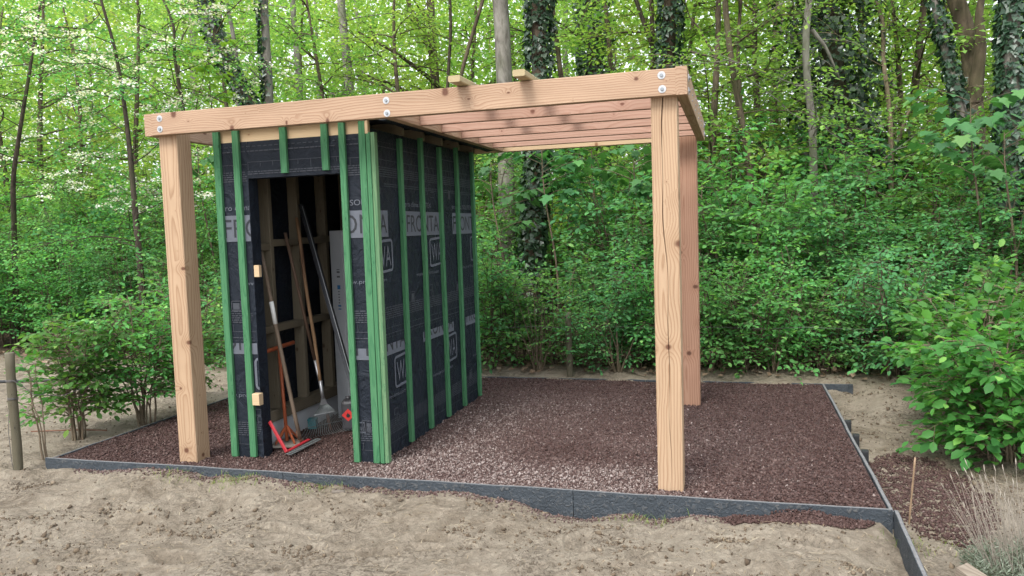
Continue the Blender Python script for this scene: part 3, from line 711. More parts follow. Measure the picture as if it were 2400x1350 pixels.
def bolt(x, y, z, axis, parent, big=True):
    """hex bolt head on a round washer; axis -1: faces the viewer (-y), +1: faces +x"""
    rw, rh, tw, th = (.0235, .011, .003, .007) if big else (.007, .004, .0015, .004)
    def disc(r0, r1, a0, a1, n_, nm, par, ring=True):
        V, Fs = [], []
        for a, r_ in ((a0, r0), (a1, r1)):
            for i in range(n_):
                an = 2*math.pi*i/n_; V.append((r_*math.cos(an), -a, r_*math.sin(an)))
        for i in range(n_): j = (i+1) % n_; Fs.append((i, j, n_+j, n_+i))
        Fs.append(tuple(range(n_, 2*n_)))
        o = obj(nm, mesh_from(nm, V, Fs), M['bolt_head' if nm == 'bolt_head' else 'zinc'], par); return o
    wsh = disc(rw, rw*.93, -.002, tw, 18, 'bolt', perg)
    wsh.location = Vector((x, y, z))-perg.location
    if axis > 0: wsh.rotation_euler = (0, 0, math.pi/2)
    disc(rh, rh*.9, tw, tw+th, 6, 'bolt_head', wsh)
for x, z in ((-3.51, 2.427), (-3.512, 2.354), (-1.796, 2.419), (-1.794, 2.339), (-.08, 2.429), (-.077, 2.351)): bolt(x, -BT, z, -1, perg)
for y in (.06, .44, .86, 1.29, 1.72, 2.12, 2.36):
    for z in (H+.035, H+.11): bolt(BT+.0045, y+.008, z, 1, perg, y in (.06, 2.36))
    if y not in (.06, 2.36): bolt(BT+.0045, y+.03, H+.072, 1, perg, False)
for z in (H+.035, H+.11): bolt(BT+.0045, .10, z, 1, perg, False)

for i, (x, ln, lab) in enumerate(((-1.285, 1.45, 'weathered batten lying across the pergola, end sticking out over the beam, left one'), (-.885, 1.30, 'weathered batten lying across the pergola, end sticking out over the beam, right one'))):
    tag(board('loose_batten', (x, -.20, H+BH+.0225), (x+.03, ln, H+BH+.0225), .075, .038, M['treated'], None, ch=.006), lab, 'batten', 'loose battens on the pergola')

# ------------------------------------------------------------------ the shed under construction
SX0, SX1, SY0, SY1 = -3.235, -2.08, .195, 2.46
shed = thing('shed', 'unfinished timber shed wrapped in black membrane with green battens', 'shed', (-2.66, 1.3, 0))
def wrinkled(name, origin, ux, wd, z0, z1, nrm, mat, seed, hem=.0, cells=.06):
    """a sheet of membrane standing on edge, slightly rumpled"""
    nu = max(2, int(wd/cells)); nz = max(2, int((z1-z0)/cells)); u = np.linspace(0, wd, nu+1); z = np.linspace(z0, z1, nz+1)
    A, B = np.meshgrid(u, z)
    off = .0022*fbm(A*3.1+seed, B*2.3-seed, 3)
    if hem: B = B + np.where(np.arange(nz+1)[:, None] == 0, hem*noise2(A*6+seed, B*0+.5), 0)
    V = np.array(origin)[None, None]+A[..., None]*np.array(ux)[None, None]+B[..., None]*UP+off[..., None]*np.array(nrm)[None, None]
    ii = (np.arange(nz)[:, None]*(nu+1)+np.arange(nu)[None, :]).ravel()
    T = np.concatenate([np.stack([ii, ii+1, ii+nu+2], -1), np.stack([ii, ii+nu+2, ii+nu+1], -1)])
    return obj(name, tri_mesh(name, V.reshape(-1, 3), T, smooth=True), mat, shed, inv(shed))
DX0, DX1, DZ = -3.005, -2.268, 2.003
MTOP = 2.262
YM = SY0
fl = wrinkled('front_membrane', (SX0, YM, 0), (1, 0, 0), DX0-SX0, -.03, MTOP, (0, -1, 0), M['membrane'], 1)
fh = wrinkled('header_membrane', (DX0, YM, 0), (1, 0, 0), DX1-DX0, DZ, MTOP, (0, -1, 0), M['membrane'], 5)
fr = wrinkled('front_membrane', (DX1, YM, 0), (1, 0, 0), SX1-DX1, -.03, MTOP, (0, -1, 0), M['membrane'], 9)
sm = wrinkled('side_membrane', (SX1, YM, 0), (0, 1, 0), SY1-YM, -.03, 2.305, (1, 0, 0), M['membrane'], 13, .012)
wrinkled('side_membrane', (SX0, SY1, 0), (0, -1, 0), SY1-YM, -.03, 2.305, (-1, 0, 0), M['membrane'], 17)
wrinkled('rear_membrane', (SX1, SY1, 0), (-1, 0, 0), SX1-SX0, -.03, 2.305, (0, 1, 0), M['membrane'], 21)
wrinkled('jamb_membrane', (DX0, YM, 0), (0, 1, 0), .11, -.03, DZ, (1, 0, 0), M['membrane'], 25)
wrinkled('jamb_membrane', (DX1, YM+.11, 0), (0, -1, 0), .11, -.03, DZ, (-1, 0, 0), M['membrane'], 29)
box('head_soffit', DX0, DX1, YM+.001, YM+.11, DZ, DZ+.004, M['membrane'], shed)
box('plinth_board', SX0+.012, SX0+.085, .33, SY1-.03, -.03, .155, M['white_board'], shed)
# frame seen through the doorway: the left wall's studs, noggins and plates
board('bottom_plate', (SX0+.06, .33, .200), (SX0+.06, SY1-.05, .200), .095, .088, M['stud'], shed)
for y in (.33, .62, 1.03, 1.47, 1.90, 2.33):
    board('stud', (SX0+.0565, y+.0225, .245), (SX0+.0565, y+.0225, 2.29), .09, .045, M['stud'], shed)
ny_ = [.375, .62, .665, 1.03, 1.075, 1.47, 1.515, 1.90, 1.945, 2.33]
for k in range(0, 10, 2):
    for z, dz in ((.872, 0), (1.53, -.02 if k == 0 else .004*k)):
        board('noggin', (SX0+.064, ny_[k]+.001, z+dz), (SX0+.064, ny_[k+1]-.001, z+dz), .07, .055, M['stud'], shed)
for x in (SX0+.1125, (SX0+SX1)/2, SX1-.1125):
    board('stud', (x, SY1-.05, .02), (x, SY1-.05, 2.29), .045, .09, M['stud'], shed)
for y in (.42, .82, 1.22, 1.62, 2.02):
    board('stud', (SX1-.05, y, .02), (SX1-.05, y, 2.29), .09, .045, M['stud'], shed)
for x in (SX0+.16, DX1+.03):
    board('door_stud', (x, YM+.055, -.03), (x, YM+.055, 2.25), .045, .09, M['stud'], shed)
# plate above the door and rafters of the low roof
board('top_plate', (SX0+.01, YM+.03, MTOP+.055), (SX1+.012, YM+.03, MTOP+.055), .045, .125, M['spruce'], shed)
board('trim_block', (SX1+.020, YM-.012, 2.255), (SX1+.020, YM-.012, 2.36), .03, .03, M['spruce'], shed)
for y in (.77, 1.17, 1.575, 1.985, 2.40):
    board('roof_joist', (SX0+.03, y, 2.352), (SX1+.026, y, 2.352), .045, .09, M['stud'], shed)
# roof sheet with a drooping loose end at the back
nu, nv = 30, 50; A, B = np.meshgrid(np.concatenate([np.linspace(SX0-.05, -2.06, 14), np.linspace(-2.05, -1.835, 16)]), np.linspace(.12, SY1+.02, nv))
Z = 2.405 + .004*fbm(A*4, B*4, 3) - .078*sstep(-2.05, -1.93, A)*(1+.20*noise2(A*9, B*7))
V = np.stack([A.ravel(), B.ravel(), Z.ravel()], -1); ii = (np.arange(nv-1)[:, None]*nu+np.arange(nu-1)[None, :]).ravel()
obj('roof_sheet', tri_mesh('roof_sheet', V, np.concatenate([np.stack([ii, ii+1, ii+nu+1], -1), np.stack([ii, ii+nu+1, ii+nu], -1)]), smooth=True), M['membrane'], shed, inv(shed))
# green counter battens, one object each
YB = YM-.0155
for x0, x1, z0, z1, mt in ((-3.262, -3.212, -.012, 2.345, 'g'), (-3.103, -3.053, -.008, 2.40, 'g'), (-2.722, -2.672, 2.025, 2.40, 'g'), (-2.400, -2.351, 2.028, 2.40, 'g'), (-2.266, -2.222, -.005, 2.40, 'g'), (-2.115, -2.067, -.004, 2.40, 'g')):
    board('batten', ((x0+x1)/2, YB, z0), ((x0+x1)/2, YB, z1), x1-x0, .027, M['green_batten'], shed, ch=.002, seg=7, wob=.0018)
for y0, z1, mt in ((.69, 2.275, 'green_batten'), (1.09, 2.32, 'green_batten'), (1.49, 2.285, 'green_batten'), (1.90, 2.32, 'green_batten'), (2.33, 2.315, 'green_batten')):
    board('batten', (SX1+.0175, y0+.0245, .004), (SX1+.0175, y0+.0245, z1), .030, .049, M[mt], shed, ch=.002, seg=7, wob=.0018)
board('batten', (-2.049, .1945, -.004), (-2.049, .1945, 2.262), .030, .049, M['green_batten'], shed, ch=.002)
board('batten', (-2.018, .1985, -.002), (-2.018, .1985, 2.262), .030, .045, M['green_faded'], shed, ch=.002)
# hinge blocks on the left jamb
board('hinge_block', (-3.003, .212, 1.343), (-2.962, .212, 1.343), .03, .085, M['spruce'], shed)
board('hinge_block', (-3.042, .168, .42), (-2.985, .168, .42), .05, .085, M['spruce'], shed)

# print on the membrane -------------------------------------------------------
def place(me, name, mat, parent, wall, u, z, lift=.0045):
    """wall 'f': letters read along +x on the front; 's': along +y on the right side"""
    o = obj(name, me, mat, parent)
    if wall == 'f':
        o.rotation_euler = (math.pi/2, 0, 0); o.location = Vector((u, YM-lift, z))
    else:
        o.rotation_euler = (math.pi/2, 0, math.pi/2); o.location = Vector((SX1+lift, u, z))
    return o
def clip_text(me, umin, umax):
    import bmesh
    bm = bmesh.new(); bm.from_mesh(me)
    for co, no in (((umin, 0, 0), (-1, 0, 0)), ((umax, 0, 0), (1, 0, 0))):
        bmesh.ops.bisect_plane(bm, geom=bm.verts[:]+bm.edges[:]+bm.faces[:], plane_co=co, plane_no=no, clear_outer=True, dist=1e-6)
    bm.to_mesh(me); bm.free(); return me
def clip_z(me, zmax):
    import bmesh
    bm = bmesh.new(); bm.from_mesh(me)
    bmesh.ops.bisect_plane(bm, geom=bm.verts[:]+bm.edges[:]+bm.faces[:], plane_co=(0, zmax, 0), plane_no=(0, 1, 0), clear_outer=True, dist=1e-6)
    bm.to_mesh(me); bm.free(); return me
def quad(w_, h_): return mesh_from('quad', [(0, 0, 0), (w_, 0, 0), (w_, h_, 0), (0, h_, 0)], [(0, 1, 2, 3)])
def round_rect(w_, h_, r_, t_, skew=0.0):
    def loop(x0, x1, y0, y1, r):
        out = []
        for cx, cy, a0 in ((x1-r, y0+r, -90), (x1-r, y1-r, 0), (x0+r, y1-r, 90), (x0+r, y0+r, 180)):
            for k in range(5):
                a = R(a0+90*k/4); out.append((cx+r*math.cos(a), cy+r*math.sin(a)))
        return out
    a = loop(0, w_, 0, h_, r_); b = loop(t_, w_-t_, t_, h_-t_, max(r_-t_, .004)); n_ = len(a)
    V = [(x, y+skew*x, 0) for x, y in a+b]
    return mesh_from('ring', V, [(i, (i+1) % n_, n_+(i+1) % n_, n_+i) for i in range(n_)])
RANGE = {'f1': (SX0+.004, DX0-.003), 'f2': (DX1+.003, SX1-.003), 's': (YM+.004, SY1-.004), 'h': (DX0+.003, DX1-.003)}
PAR = {'f1': fl, 'f2': fr, 's': sm, 'h': fh}
def put(me, name, mat, key, u, z, lift=.0045):
    lo, hi = RANGE[key]
    me = clip_text(me, lo-u, hi-u)
    if len(me.polygons) == 0: return
    place(me, name, M[mat], PAR[key], 's' if key == 's' else 'f', u, z, lift)
def shear(me, k, dy=0):
    for v in me.vertices: v.co.y += v.co.x*k
    return me
def motif(key, u, top=1.745, low=False):
    """one repeat of the printed pattern; u = left edge of the big word's box"""
    bz, bh = top-.187, .187
    q = quad(.70, bh if not low else .08); put(q, 'print_box', 'print', key, u, bz, .0045)
    tm = shear(text_mesh('FRONTA', .655, .132), 0)
    if low: tm = clip_z(tm, .08-.028)
    put(tm, 'lettering', 'print_dark', key, u+.022, bz+.028, .0060)
    if not low: put(text_mesh('pro clima SOLITEX', .52, .052), 'lettering', 'print', key, u+.005, top+.022)
    put(round_rect(.30, .235, .035, .019, .05), 'print_frame', 'print', key, u+.46, bz-.262)
    put(shear(text_mesh('WA', .225, .145), .05), 'lettering', 'print', key, u+.50, bz-.218)
    put(text_mesh('www.proclima.com', .47, .038), 'lettering', 'print', key, u+.17, bz-.325)
    for k, (du, dz, w_, h_) in enumerate(((.04, -.50, .085, .075), (.42, -.45, .075, .05), (.46, -.50, .05, .045))):
        put(round_rect(w_, h_, .012, .006), 'print_frame', 'fineprint', key, u+du, bz+dz)
    put(quad(.055, .048), 'print_mark', 'fineprint', key, u+.055, bz-.49)
    put(text_mesh('CE', .05, .03), 'lettering', 'fineprint', key, u+.57, bz-.42)
def fineprint(key, z0, rows, u0, u1, seed, dash=None):
    r2 = random.Random(seed); V, Fs = [], []
    lo, hi = RANGE[key]; u0 = max(u0, lo); u1 = min(u1, hi)
    for k in range(rows):
        u = u0; z = z0-k*.0155
        while u < u1-.01:
            wl = r2.uniform(.012, .05); 
            if u+wl > u1: break
            n_ = len(V); V += [(u, z, 0), (u+wl, z, 0), (u+wl, z+.0075, 0), (u, z+.0075, 0)]; Fs.append((n_, n_+1, n_+2, n_+3))
            u += wl+.006
    if Fs:
        o = place(mesh_from('fine_print', V, Fs), 'fine_print', M['fineprint'], PAR[key], 's' if key == 's' else 'f', 0, 0); kind(o, 'stuff')
def ruler(key, z, down=1):
    lo, hi = RANGE[key]; V, Fs = [], []
    def q(a, b, c, d):
        n_ = len(V); V.extend([(a, c, 0), (b, c, 0), (b, d, 0), (a, d, 0)]); Fs.append((n_, n_+1, n_+2, n_+3))
    q(lo, hi, z, z+.004)
    u = math.ceil(lo/.1)*.1; k = 0
    while u < hi-.005:
        hh = .03 if k % 5 else .055
        q(u, u+.004, z-hh*(down > 0), z+(0 if down > 0 else hh)); u += .1; k += 1
    o = place(mesh_from('ruler_marks', V, Fs), 'ruler_marks', M['fineprint'], PAR[key], 's' if key == 's' else 'f', 0, 0)
def dashes(key, z):
    lo, hi = RANGE[key]; V, Fs = [], []; u = lo
    while u < hi-.03:
        n_ = len(V); V += [(u, z, 0), (u+.028, z, 0), (u+.028, z+.004, 0), (u, z+.004, 0)]; Fs.append((n_, n_+1, n_+2, n_+3)); u += .045
    place(mesh_from('dashed_line', V, Fs), 'dashed_line', M['fineprint'], PAR[key], 's' if key == 's' else 'f', 0, 0)
for u in (.796, 1.806): motif('s', u)
UN = YM-SX1                                   # the sheet turns the corner: x on the front continues as y on the side
motif('s', -.214); motif('f2', -.214-UN)
motif('f1', -3.245)
for u in (.03, 1.045, 2.06): motif('s', u, .90, True)
motif('f1', -3.50, .93, True); motif('f2', .03-UN, .90, True)
put(round_rect(.075, .075, .012, .008), 'print_frame', 'print', 'f2', -2.245, .20); put(text_mesh('WA', .055, .035), 'lettering', 'print', 'f2', -2.235, .21)
for key in ('f1', 'f2', 's', 'h'):
    ruler(key, 2.10 if key != 'h' else 2.115); dashes(key, 2.225)
    lo, hi = RANGE[key]
    fineprint(key, 2.19, 1, lo, hi, 3); fineprint(key, 2.045, 5 if key != 'h' else 2, lo, hi, 4)
    if key != 'h':
        ruler(key, .905, -1); ruler(key, .075, -1); dashes(key, .838)
        fineprint(key, 1.93, 2, lo+.25, hi-.1, 6)
        fineprint(key, 1.05, 6, lo, hi, 5); fineprint(key, .235, 7, lo, hi, 7); fineprint(key, .86, 1, lo, hi, 8)
# little roll-join marks high on the sheet, and the overlap of the upper course
for u in (.30, 1.31, 2.32):
    put(round_rect(.09, .05, .012, .006), 'print_frame', 'fineprint', 's', u, 1.86); put(round_rect(.06, .05, .012, .006), 'print_frame', 'fineprint', 's', u-.03, 1.92); put(text_mesh('CE', .05, .03), 'lettering', 'fineprint', 's', u-.09, 1.88)
    put(quad(.05, .07), 'print_mark', 'fineprint', 's', u+.42, 1.86)
for nm, org, ux, wd, nr in (('lap_strip', (SX1+.0022, YM+.002, 0), (0, 1, 0), SY1-YM-.004, (1, 0, 0)),):
    wrinkled(nm, org, ux, wd, .80, .835, nr, M['membrane'], 13)

# ------------------------------------------------------------------ tools in the shed
def lerp(a, b, t): return np.array(a)+(np.array(b)-np.array(a))*t
# orange rammer
t = thing('hand_tamper', 'orange steel tamper with T handle and square foot inside the doorway', 'tamper', (-3.02, .50, 0))
base = np.array([-3.005, .50, .022]); top = np.array([-3.085, .585, .735])
tube('shaft', [base, top], .0135, M['orange_paint'], t, 12)
ha, hb = np.array([-3.135, .475, .715]), np.array([-3.035, .715, .752])
hd = unit(hb-ha)
V, T = tube_arrays([ha, hb, hb-hd*.001, ha+hd*.001], [.0165, .0165, .0125, .0125], 14, False)
obj('handle', tri_mesh('handle', V, T, smooth=True), M['orange_paint'], t, inv(t))
me = box_mesh(-.105, .105, -.095, .095, 0, .018, .003); o = obj('foot_plate', me, M['concrete'], t, tuple(Vector((-3.005, .50, -.006))-t.location), (0, 0, .35))
for k in range(4):
    a = k*math.pi/2+.35+math.pi/4; dx, dy = math.cos(a), math.sin(a); px_, py_ = -dy*.006, dx*.006
    V = [(px_, py_, .11), (dx*.10+px_, dy*.10+py_, 0), (dx*.10+px_, dy*.10+py_, .016), (dx*.012+px_, dy*.012+py_, .135), (px_, py_, .02), (-px_, -py_, .11), (dx*.10-px_, dy*.10-py_, 0), (dx*.10-px_, dy*.10-py_, .016), (dx*.012-px_, dy*.012-py_, .135)]
    V = [(dx*.011+px_, dy*.011+py_, .10), (dx*.10+px_, dy*.10+py_, 0), (dx*.10+px_, dy*.10+py_, .018), (dx*.011+px_, dy*.011+py_, .13)]
    V += [(x-2*px_, y-2*py_, z) for x, y, z in V]
    Fs = [(0, 1, 2, 3), (7, 6, 5, 4), (0, 4, 5, 1), (1, 5, 6, 2), (2, 6, 7, 3), (3, 7, 4, 0)]
    obj('brace', mesh_from('brace', V, Fs), M['orange_paint'], t, tuple(Vector((-3.005, .50, .013))-t.location))
# old rake with red frame
t = thing('garden_rake', 'old grey handled rake with red steel frame and slotted bar on the gravel', 'rake', (-2.85, .45, 0))
T0, B0 = np.array([-3.098, .431, 1.477]), np.array([-2.895, .500, .045])
pts = [lerp(T0, B0, k/8)+np.array([0, 0, 0])+.006*np.array([math.sin(k), math.cos(k*1.3), 0]) for k in range(9)]
tube('handle', pts, [.0145]+[.016]*8, M['old_wood'], t, 10)
tube('paint_band', [lerp(pts[2], pts[3], .1)+.0006, lerp(pts[2], pts[3], .5)+.0003, lerp(pts[3], pts[4], .05)], [.0168, .0172, .0168], M['white_paint'], t, 10)
tube('socket', [lerp(T0, B0, .955), B0, B0+np.array([.02, .0, -.03])], [.019, .017, .009], M['rust'], t, 10)
c = np.array([-2.838, .227, .022]); e1 = np.array([-2.985, .255, .235]); e2 = np.array([-2.83, .52, .035])
board('frame_arm', c, e1, .012, .028, M['red_paint'], t); board('frame_arm', c+np.array([-.006, .006, 0]), e2, .028, .012, M['red_paint'], t)
b0, b1 = np.array([-2.797, .205, .016]), np.array([-2.775, .585, .026])
bd_ = unit(b1-b0); sd = unit(np.cross(bd_, UP))
board('tine_bar', b0-sd*.028, b1-sd*.028, .016, .004, M['tine_steel'], t)
for k in range(15):
    p = lerp(b0, b1, k/14); board('tine', p-sd*.024, p+sd*.012-UP*.004, .010, .004, M['tine_steel'], t, ch=.0005)
board('tine_rim', b0+sd*.012-UP*.0045, b1+sd*.012-UP*.0045, .006, .0036, M['tine_steel'], t, ch=.0005)
# leaf rake
t = thing('leaf_rake', 'wire leaf rake with brown wooden handle, fan spread on the gravel', 'rake', (-2.85, .84, 0))
T0, HB = np.array([-3.095, .945, 1.734]), np.array([-2.882, .850, .275])
tube('handle', [lerp(T0, HB, k/6)+.004*np.array([math.sin(k*2), math.cos(k), 0]) for k in range(7)][:6]+[lerp(T0, HB, .93)], [.013]+[.0145]*6, M['ash_handle'], t, 10)
tube('ferrule', [lerp(T0, HB, .90), lerp(T0, HB, .955), HB], [.0165, .0150, .0105], M['steel'], t, 10)
ax = unit(HB-T0); spread = unit(np.array([.26, .36, .0])); fwd = unit(np.cross(spread, ax)); 
if fwd[1] > 0: fwd = -fwd
hubme = mesh_from('hub_plate', [tuple(HB+spread*a+ax*b+fwd*c_) for a, b, c_ in ((-.014, -.01, .004), (.014, -.01, .004), (.030, .045, .004), (-.030, .045, .004), (-.014, -.01, -.004), (.014, -.01, -.004), (.030, .045, -.004), (-.030, .045, -.004))], [(0, 1, 2, 3), (7, 6, 5, 4), (0, 4, 5, 1), (1, 5, 6, 2), (2, 6, 7, 3), (3, 7, 4, 0)])
obj('hub_plate', hubme, M['steel'], t, inv(t))
NT = 22; ends = []
for k in range(NT):
    u = -1+2*k/(NT-1); a = u*.72
    P0 = HB+spread*.030*u+ax*.045; dirv = unit(ax*math.cos(a)+spread*math.sin(a))
    ln = .245/max(.62, math.cos(a)*.97); 
    pts = [P0, P0+dirv*ln*.45, P0+dirv*ln*.85, P0+dirv*ln*.98+fwd*.012, P0+dirv*ln*1.0+fwd*.045-UP*.004]
    pts = [np.array([p[0], p[1], max(p[2], .004)]) for p in pts]
    tube('tine', pts, [.002, .002, .002, .0018, .0016], M['tine_steel'], t, 5); ends.append(pts)
tube('cross_bar', [lerp(p[0], p[1], .62)+fwd*.003 for p in ends[::3]+ends[-1:]], .0042, M['zinc'], t, 6)
tube('cross_bar', [lerp(p[1], p[2], .42)+fwd*.003 for p in ends[::2]+ends[-1:]], .003, M['tine_steel'], t, 6)
# second long tool
t = thing('long_tool', 'long tool with dark wooden grip and bare steel shaft beside the leaf rake', 'garden tool', (-2.85, .89, 0))
T0, B0 = np.array([-3.10, .778, 1.616]), np.array([-2.850, .895, .012])
tube('grip', [T0, lerp(T0, B0, .33), lerp(T0, B0, .64)], [.0125, .0135, .0135], M['dark_handle'], t, 10)
tube('steel_shaft', [lerp(T0, B0, .635), lerp(T0, B0, .92)], .0105, M['steel'], t, 10)
tube('blade_socket', [lerp(T0, B0, .915), B0], [.014, .011], M['rust'], t, 8)
# black rail
t = thing('metal_rail', 'long black metal rail leaning across the doorway', 'rail', (-2.32, .52, 0))
T0, B0 = np.array([-3.098, 1.033, 1.839]), np.array([-2.316, .515, .004])
board('rail_body', B0, T0, .045, .028, M['black_rail'], t, roll=.5)
d_ = unit(T0-B0)
q = Vector(d_).to_track_quat('X', 'Z') @ Euler((.5, 0, 0)).to_quaternion(); nrm = np.array(q @ Vector((0, 0, 1)));  yv = np.array(q @ Vector((0, 1, 0)))
for s_ in (1, -1):
    board('edge_highlight', lerp(B0, T0, .03)+nrm*.0145*s_+yv*.010, lerp(B0, T0, .99)+nrm*.0145*s_+yv*.010, .006, .002, M['alu'], t, roll=.5, ch=.0003)  # pale strip painting a highlight along the black rail
# aluminium profile
ang = math.atan2(.075, -.135)
t = thing('aluminium_profile', 'tall boxed aluminium profile with blue printed label standing in the shed', 'profile', (-2.887, 1.30, 0))
v1 = np.array([-.150, .065, 0]); v2 = np.array([.115, .140, 0]); h_ = 1.621
def prism(name, p, a, b, z0, z1, mat, par):
    V = [tuple(np.array(p)+x*a+y*b+np.array([0, 0, z])) for z in (z0, z1) for x, y in ((0, 0), (1, 0), (1, 1), (0, 1))]
    o = obj(name, mesh_from(name, V, [(3, 2, 1, 0), (4, 5, 6, 7), (0, 1, 5, 4), (1, 2, 6, 5), (2, 3, 7, 6), (3, 0, 4, 7)]), mat, par); return o
prism('profile_body', (0, 0, 0), v1, v2*.32, -.01, h_, M['alu'], t)
prism('profile_body', v2*.36, v1*.98, v2*.64, -.01, h_-.006, M['alu'], t)
n1 = unit(np.cross(UP, v1)); n1 = n1 if n1[1] < 0 else -n1
def label_bits(u0, u1, z0, z1, mat, nm):
    a = v1*u0+n1*.0015; V = [tuple(a+np.array([0, 0, z0])), tuple(v1*u1+n1*.0015+np.array([0, 0, z0])), tuple(v1*u1+n1*.0015+np.array([0, 0, z1])), tuple(a+np.array([0, 0, z1]))]
    obj(nm, mesh_from(nm, V, [(0, 1, 2, 3)]), M[mat], t)
for z0, z1, mat in ((1.26, 1.275, 'dark_ink'), (1.285, 1.292, 'dark_ink'), (1.22, 1.235, 'dark_ink'), (1.12, 1.155, 'blue_ink'), (.97, .985, 'blue_ink'), (.945, .955, 'blue_ink')): label_bits(.55, .30, z0, z1, mat, 'label_print')
for k in range(5): label_bits(.50, .38, 1.095-.024*k, 1.105-.024*k, 'dark_ink', 'label_print')
# dark can with a red flame label, teal box
t = thing('fuel_can', 'dark canister with red flame warning diamond behind the leaf rake', 'canister', (-2.683, 1.04, 0))
me = box_mesh(-.12, .12, -.07, .07, -.01, .24, .025); can = obj('can_body', me, M['can_plastic'], t, (0, 0, 0), (0, 0, .35))
tube('neck', [(-2.75, 1.02, .235), (-2.75, 1.02, .265)], .022, M['can_plastic'], t, 12)
lab = obj('warning_label', mesh_from('warning_label', [(-.052, 0, 0), (0, 0, -.052), (.052, 0, 0), (0, 0, .052)], [(0, 1, 2, 3)]), M['red_label'], can, (-.065, -.0715, .125))
fl_pts = [(0, -.018), (.013, -.012), (.016, .002), (.008, .010), (.009, .018), (.002, .012), (-.001, .026), (-.009, .012), (-.016, .0), (-.012, -.013)]
obj('flame_mark', mesh_from('flame_mark', [(x, 0, z) for x, z in fl_pts], [tuple(range(len(fl_pts)))]), M['black_ink'], can, (-.065, -.073, .122))
t = thing('teal_box', 'small teal plastic box on the gravel behind the leaf rake', 'box', (-3.075, 1.0, 0))
bx_ = obj('box_body', box_mesh(-.035, .035, -.035, .035, -.01, .06, .006), M['teal_plastic'], t, (0, 0, 0), (0, 0, .3)); obj('box_lid', box_mesh(-.038, .038, -.038, .038, .0605, .074, .004), M['teal_plastic'], t, (0, 0, 0), (0, 0, .3))

# ------------------------------------------------------------------ stakes, wire, odds and ends
def round_stake(name, x, y, z0, z1, r_, label, lean=(0, 0)):
    n_ = 12; z = np.linspace(z0, z1, n_)
    P = np.stack([x+lean[0]*(z-z0)+.003*np.sin(z*9), y+lean[1]*(z-z0), z], -1)
    rr = np.full(n_, r_)*(1+.03*np.sin(z*17)); P = np.concatenate([P, P[-1:]+np.array([[0, 0, .006]])]); rr = np.append(rr, r_*.82)
    V, T = tube_arrays(P, rr, 14); 
    V = V - np.array([x, y, z0]); V = V[:, [2, 0, 1]]          # local X runs along the grain
    o = obj(name, tri_mesh(name, V, T, smooth=True), M['stake_wood'], None, (x, y, z0))
    o.rotation_mode = 'QUATERNION'; o.rotation_quaternion = Matrix(((0, 1, 0), (0, 0, 1), (1, 0, 0))).to_quaternion()
    return tag(o, label, 'fence post', 'round wooden fence posts')
round_stake('fence_post', -4.735, -.30, -.25, .808, .032, 'round weathered wooden post with wire at the left edge of the photo')
round_stake('fence_post', -1.412, 3.46, -.2, .678, .034, 'round wooden post standing in front of the rear hedge')
def wire(name, pts, label, r_=.0022, mat='wire', cat='wire'):
    return tag(tube(name, pts, r_, M[mat], None, 5), label, cat)
def coil(x, y, z, r_, n_=30, turns=3): return [(x+r_*math.cos(2*math.pi*turns*k/n_), y+r_*math.sin(2*math.pi*turns*k/n_), z+.018*k/n_) for k in range(n_)]
wire('wire_loop', coil(-4.735, -.30, .60, .035)+[(-4.66, -.28, .57), (-4.60, -.25, .50), (-4.50, -.1, .46), (-4.43, .1, .50)], 'wire wound round the left post and trailing to the sapling')
wire('wire_loop', coil(-4.735, -.30, .47, .035)+[(-4.78, -.30, .40), (-4.79, -.31, .22), (-4.77, -.32, .02), (-4.74, -.33, -.08)], 'loose wire hanging down the left post')
wire('fence_wire', [(-4.8+.25*k, 3.45+.012*math.sin(k), .52+.01*math.sin(k*1.7)) for k in range(27)], 'thin fence wire stretched across in front of the rear hedge')
wire('thin_rod', [(-5.55, .55, -.02), (-5.1, .62, -.005), (-4.85, .66, -.01)], 'thin rusty rod lying on soil behind the left post', .006, 'rust', 'rod')
wire('hose', [(-8.2, 2.2, .02), (-7.4, 2.35, .03), (-6.7, 2.6, .03), (-6.2, 3.2, .02)], 'black water pipe lying on soil at the far left', .018, 'pipe', 'pipe')
b0_ = np.array([1.205, -.09, -.13]); b1_ = np.array([1.222, -.16, .298])
tag(tube('bamboo_cane', [lerp(b0_, b1_, k/10) for k in range(11)], [.0046 if k % 3 else .0058 for k in range(11)], M['bamboo'], None, 8), 'thin brown cane stuck in spilled gravel at the right', 'cane')
for i, (x, y, s_, lab) in enumerate(((-2.12, -.33, .03, 'flat brown stone lying below the front edging'), (.95, 1.1, .0, ''), )):
    if s_:
        V, T = tube_arrays([(-s_*1.5, 0, 0), (-s_*1.2, 0, 0), (0, 0, .002), (s_*1.2, 0, 0), (s_*1.5, 0, 0)], [.001, s_*.6, s_*.75, s_*.5, .001], 8); V[:, 2] *= .55
        tag(obj('stone', tri_mesh('stone', V, T, smooth=True), M['stone'], None, (x, y, terr1(x, y)+.012), (0, 0, .3)), lab, 'stone')
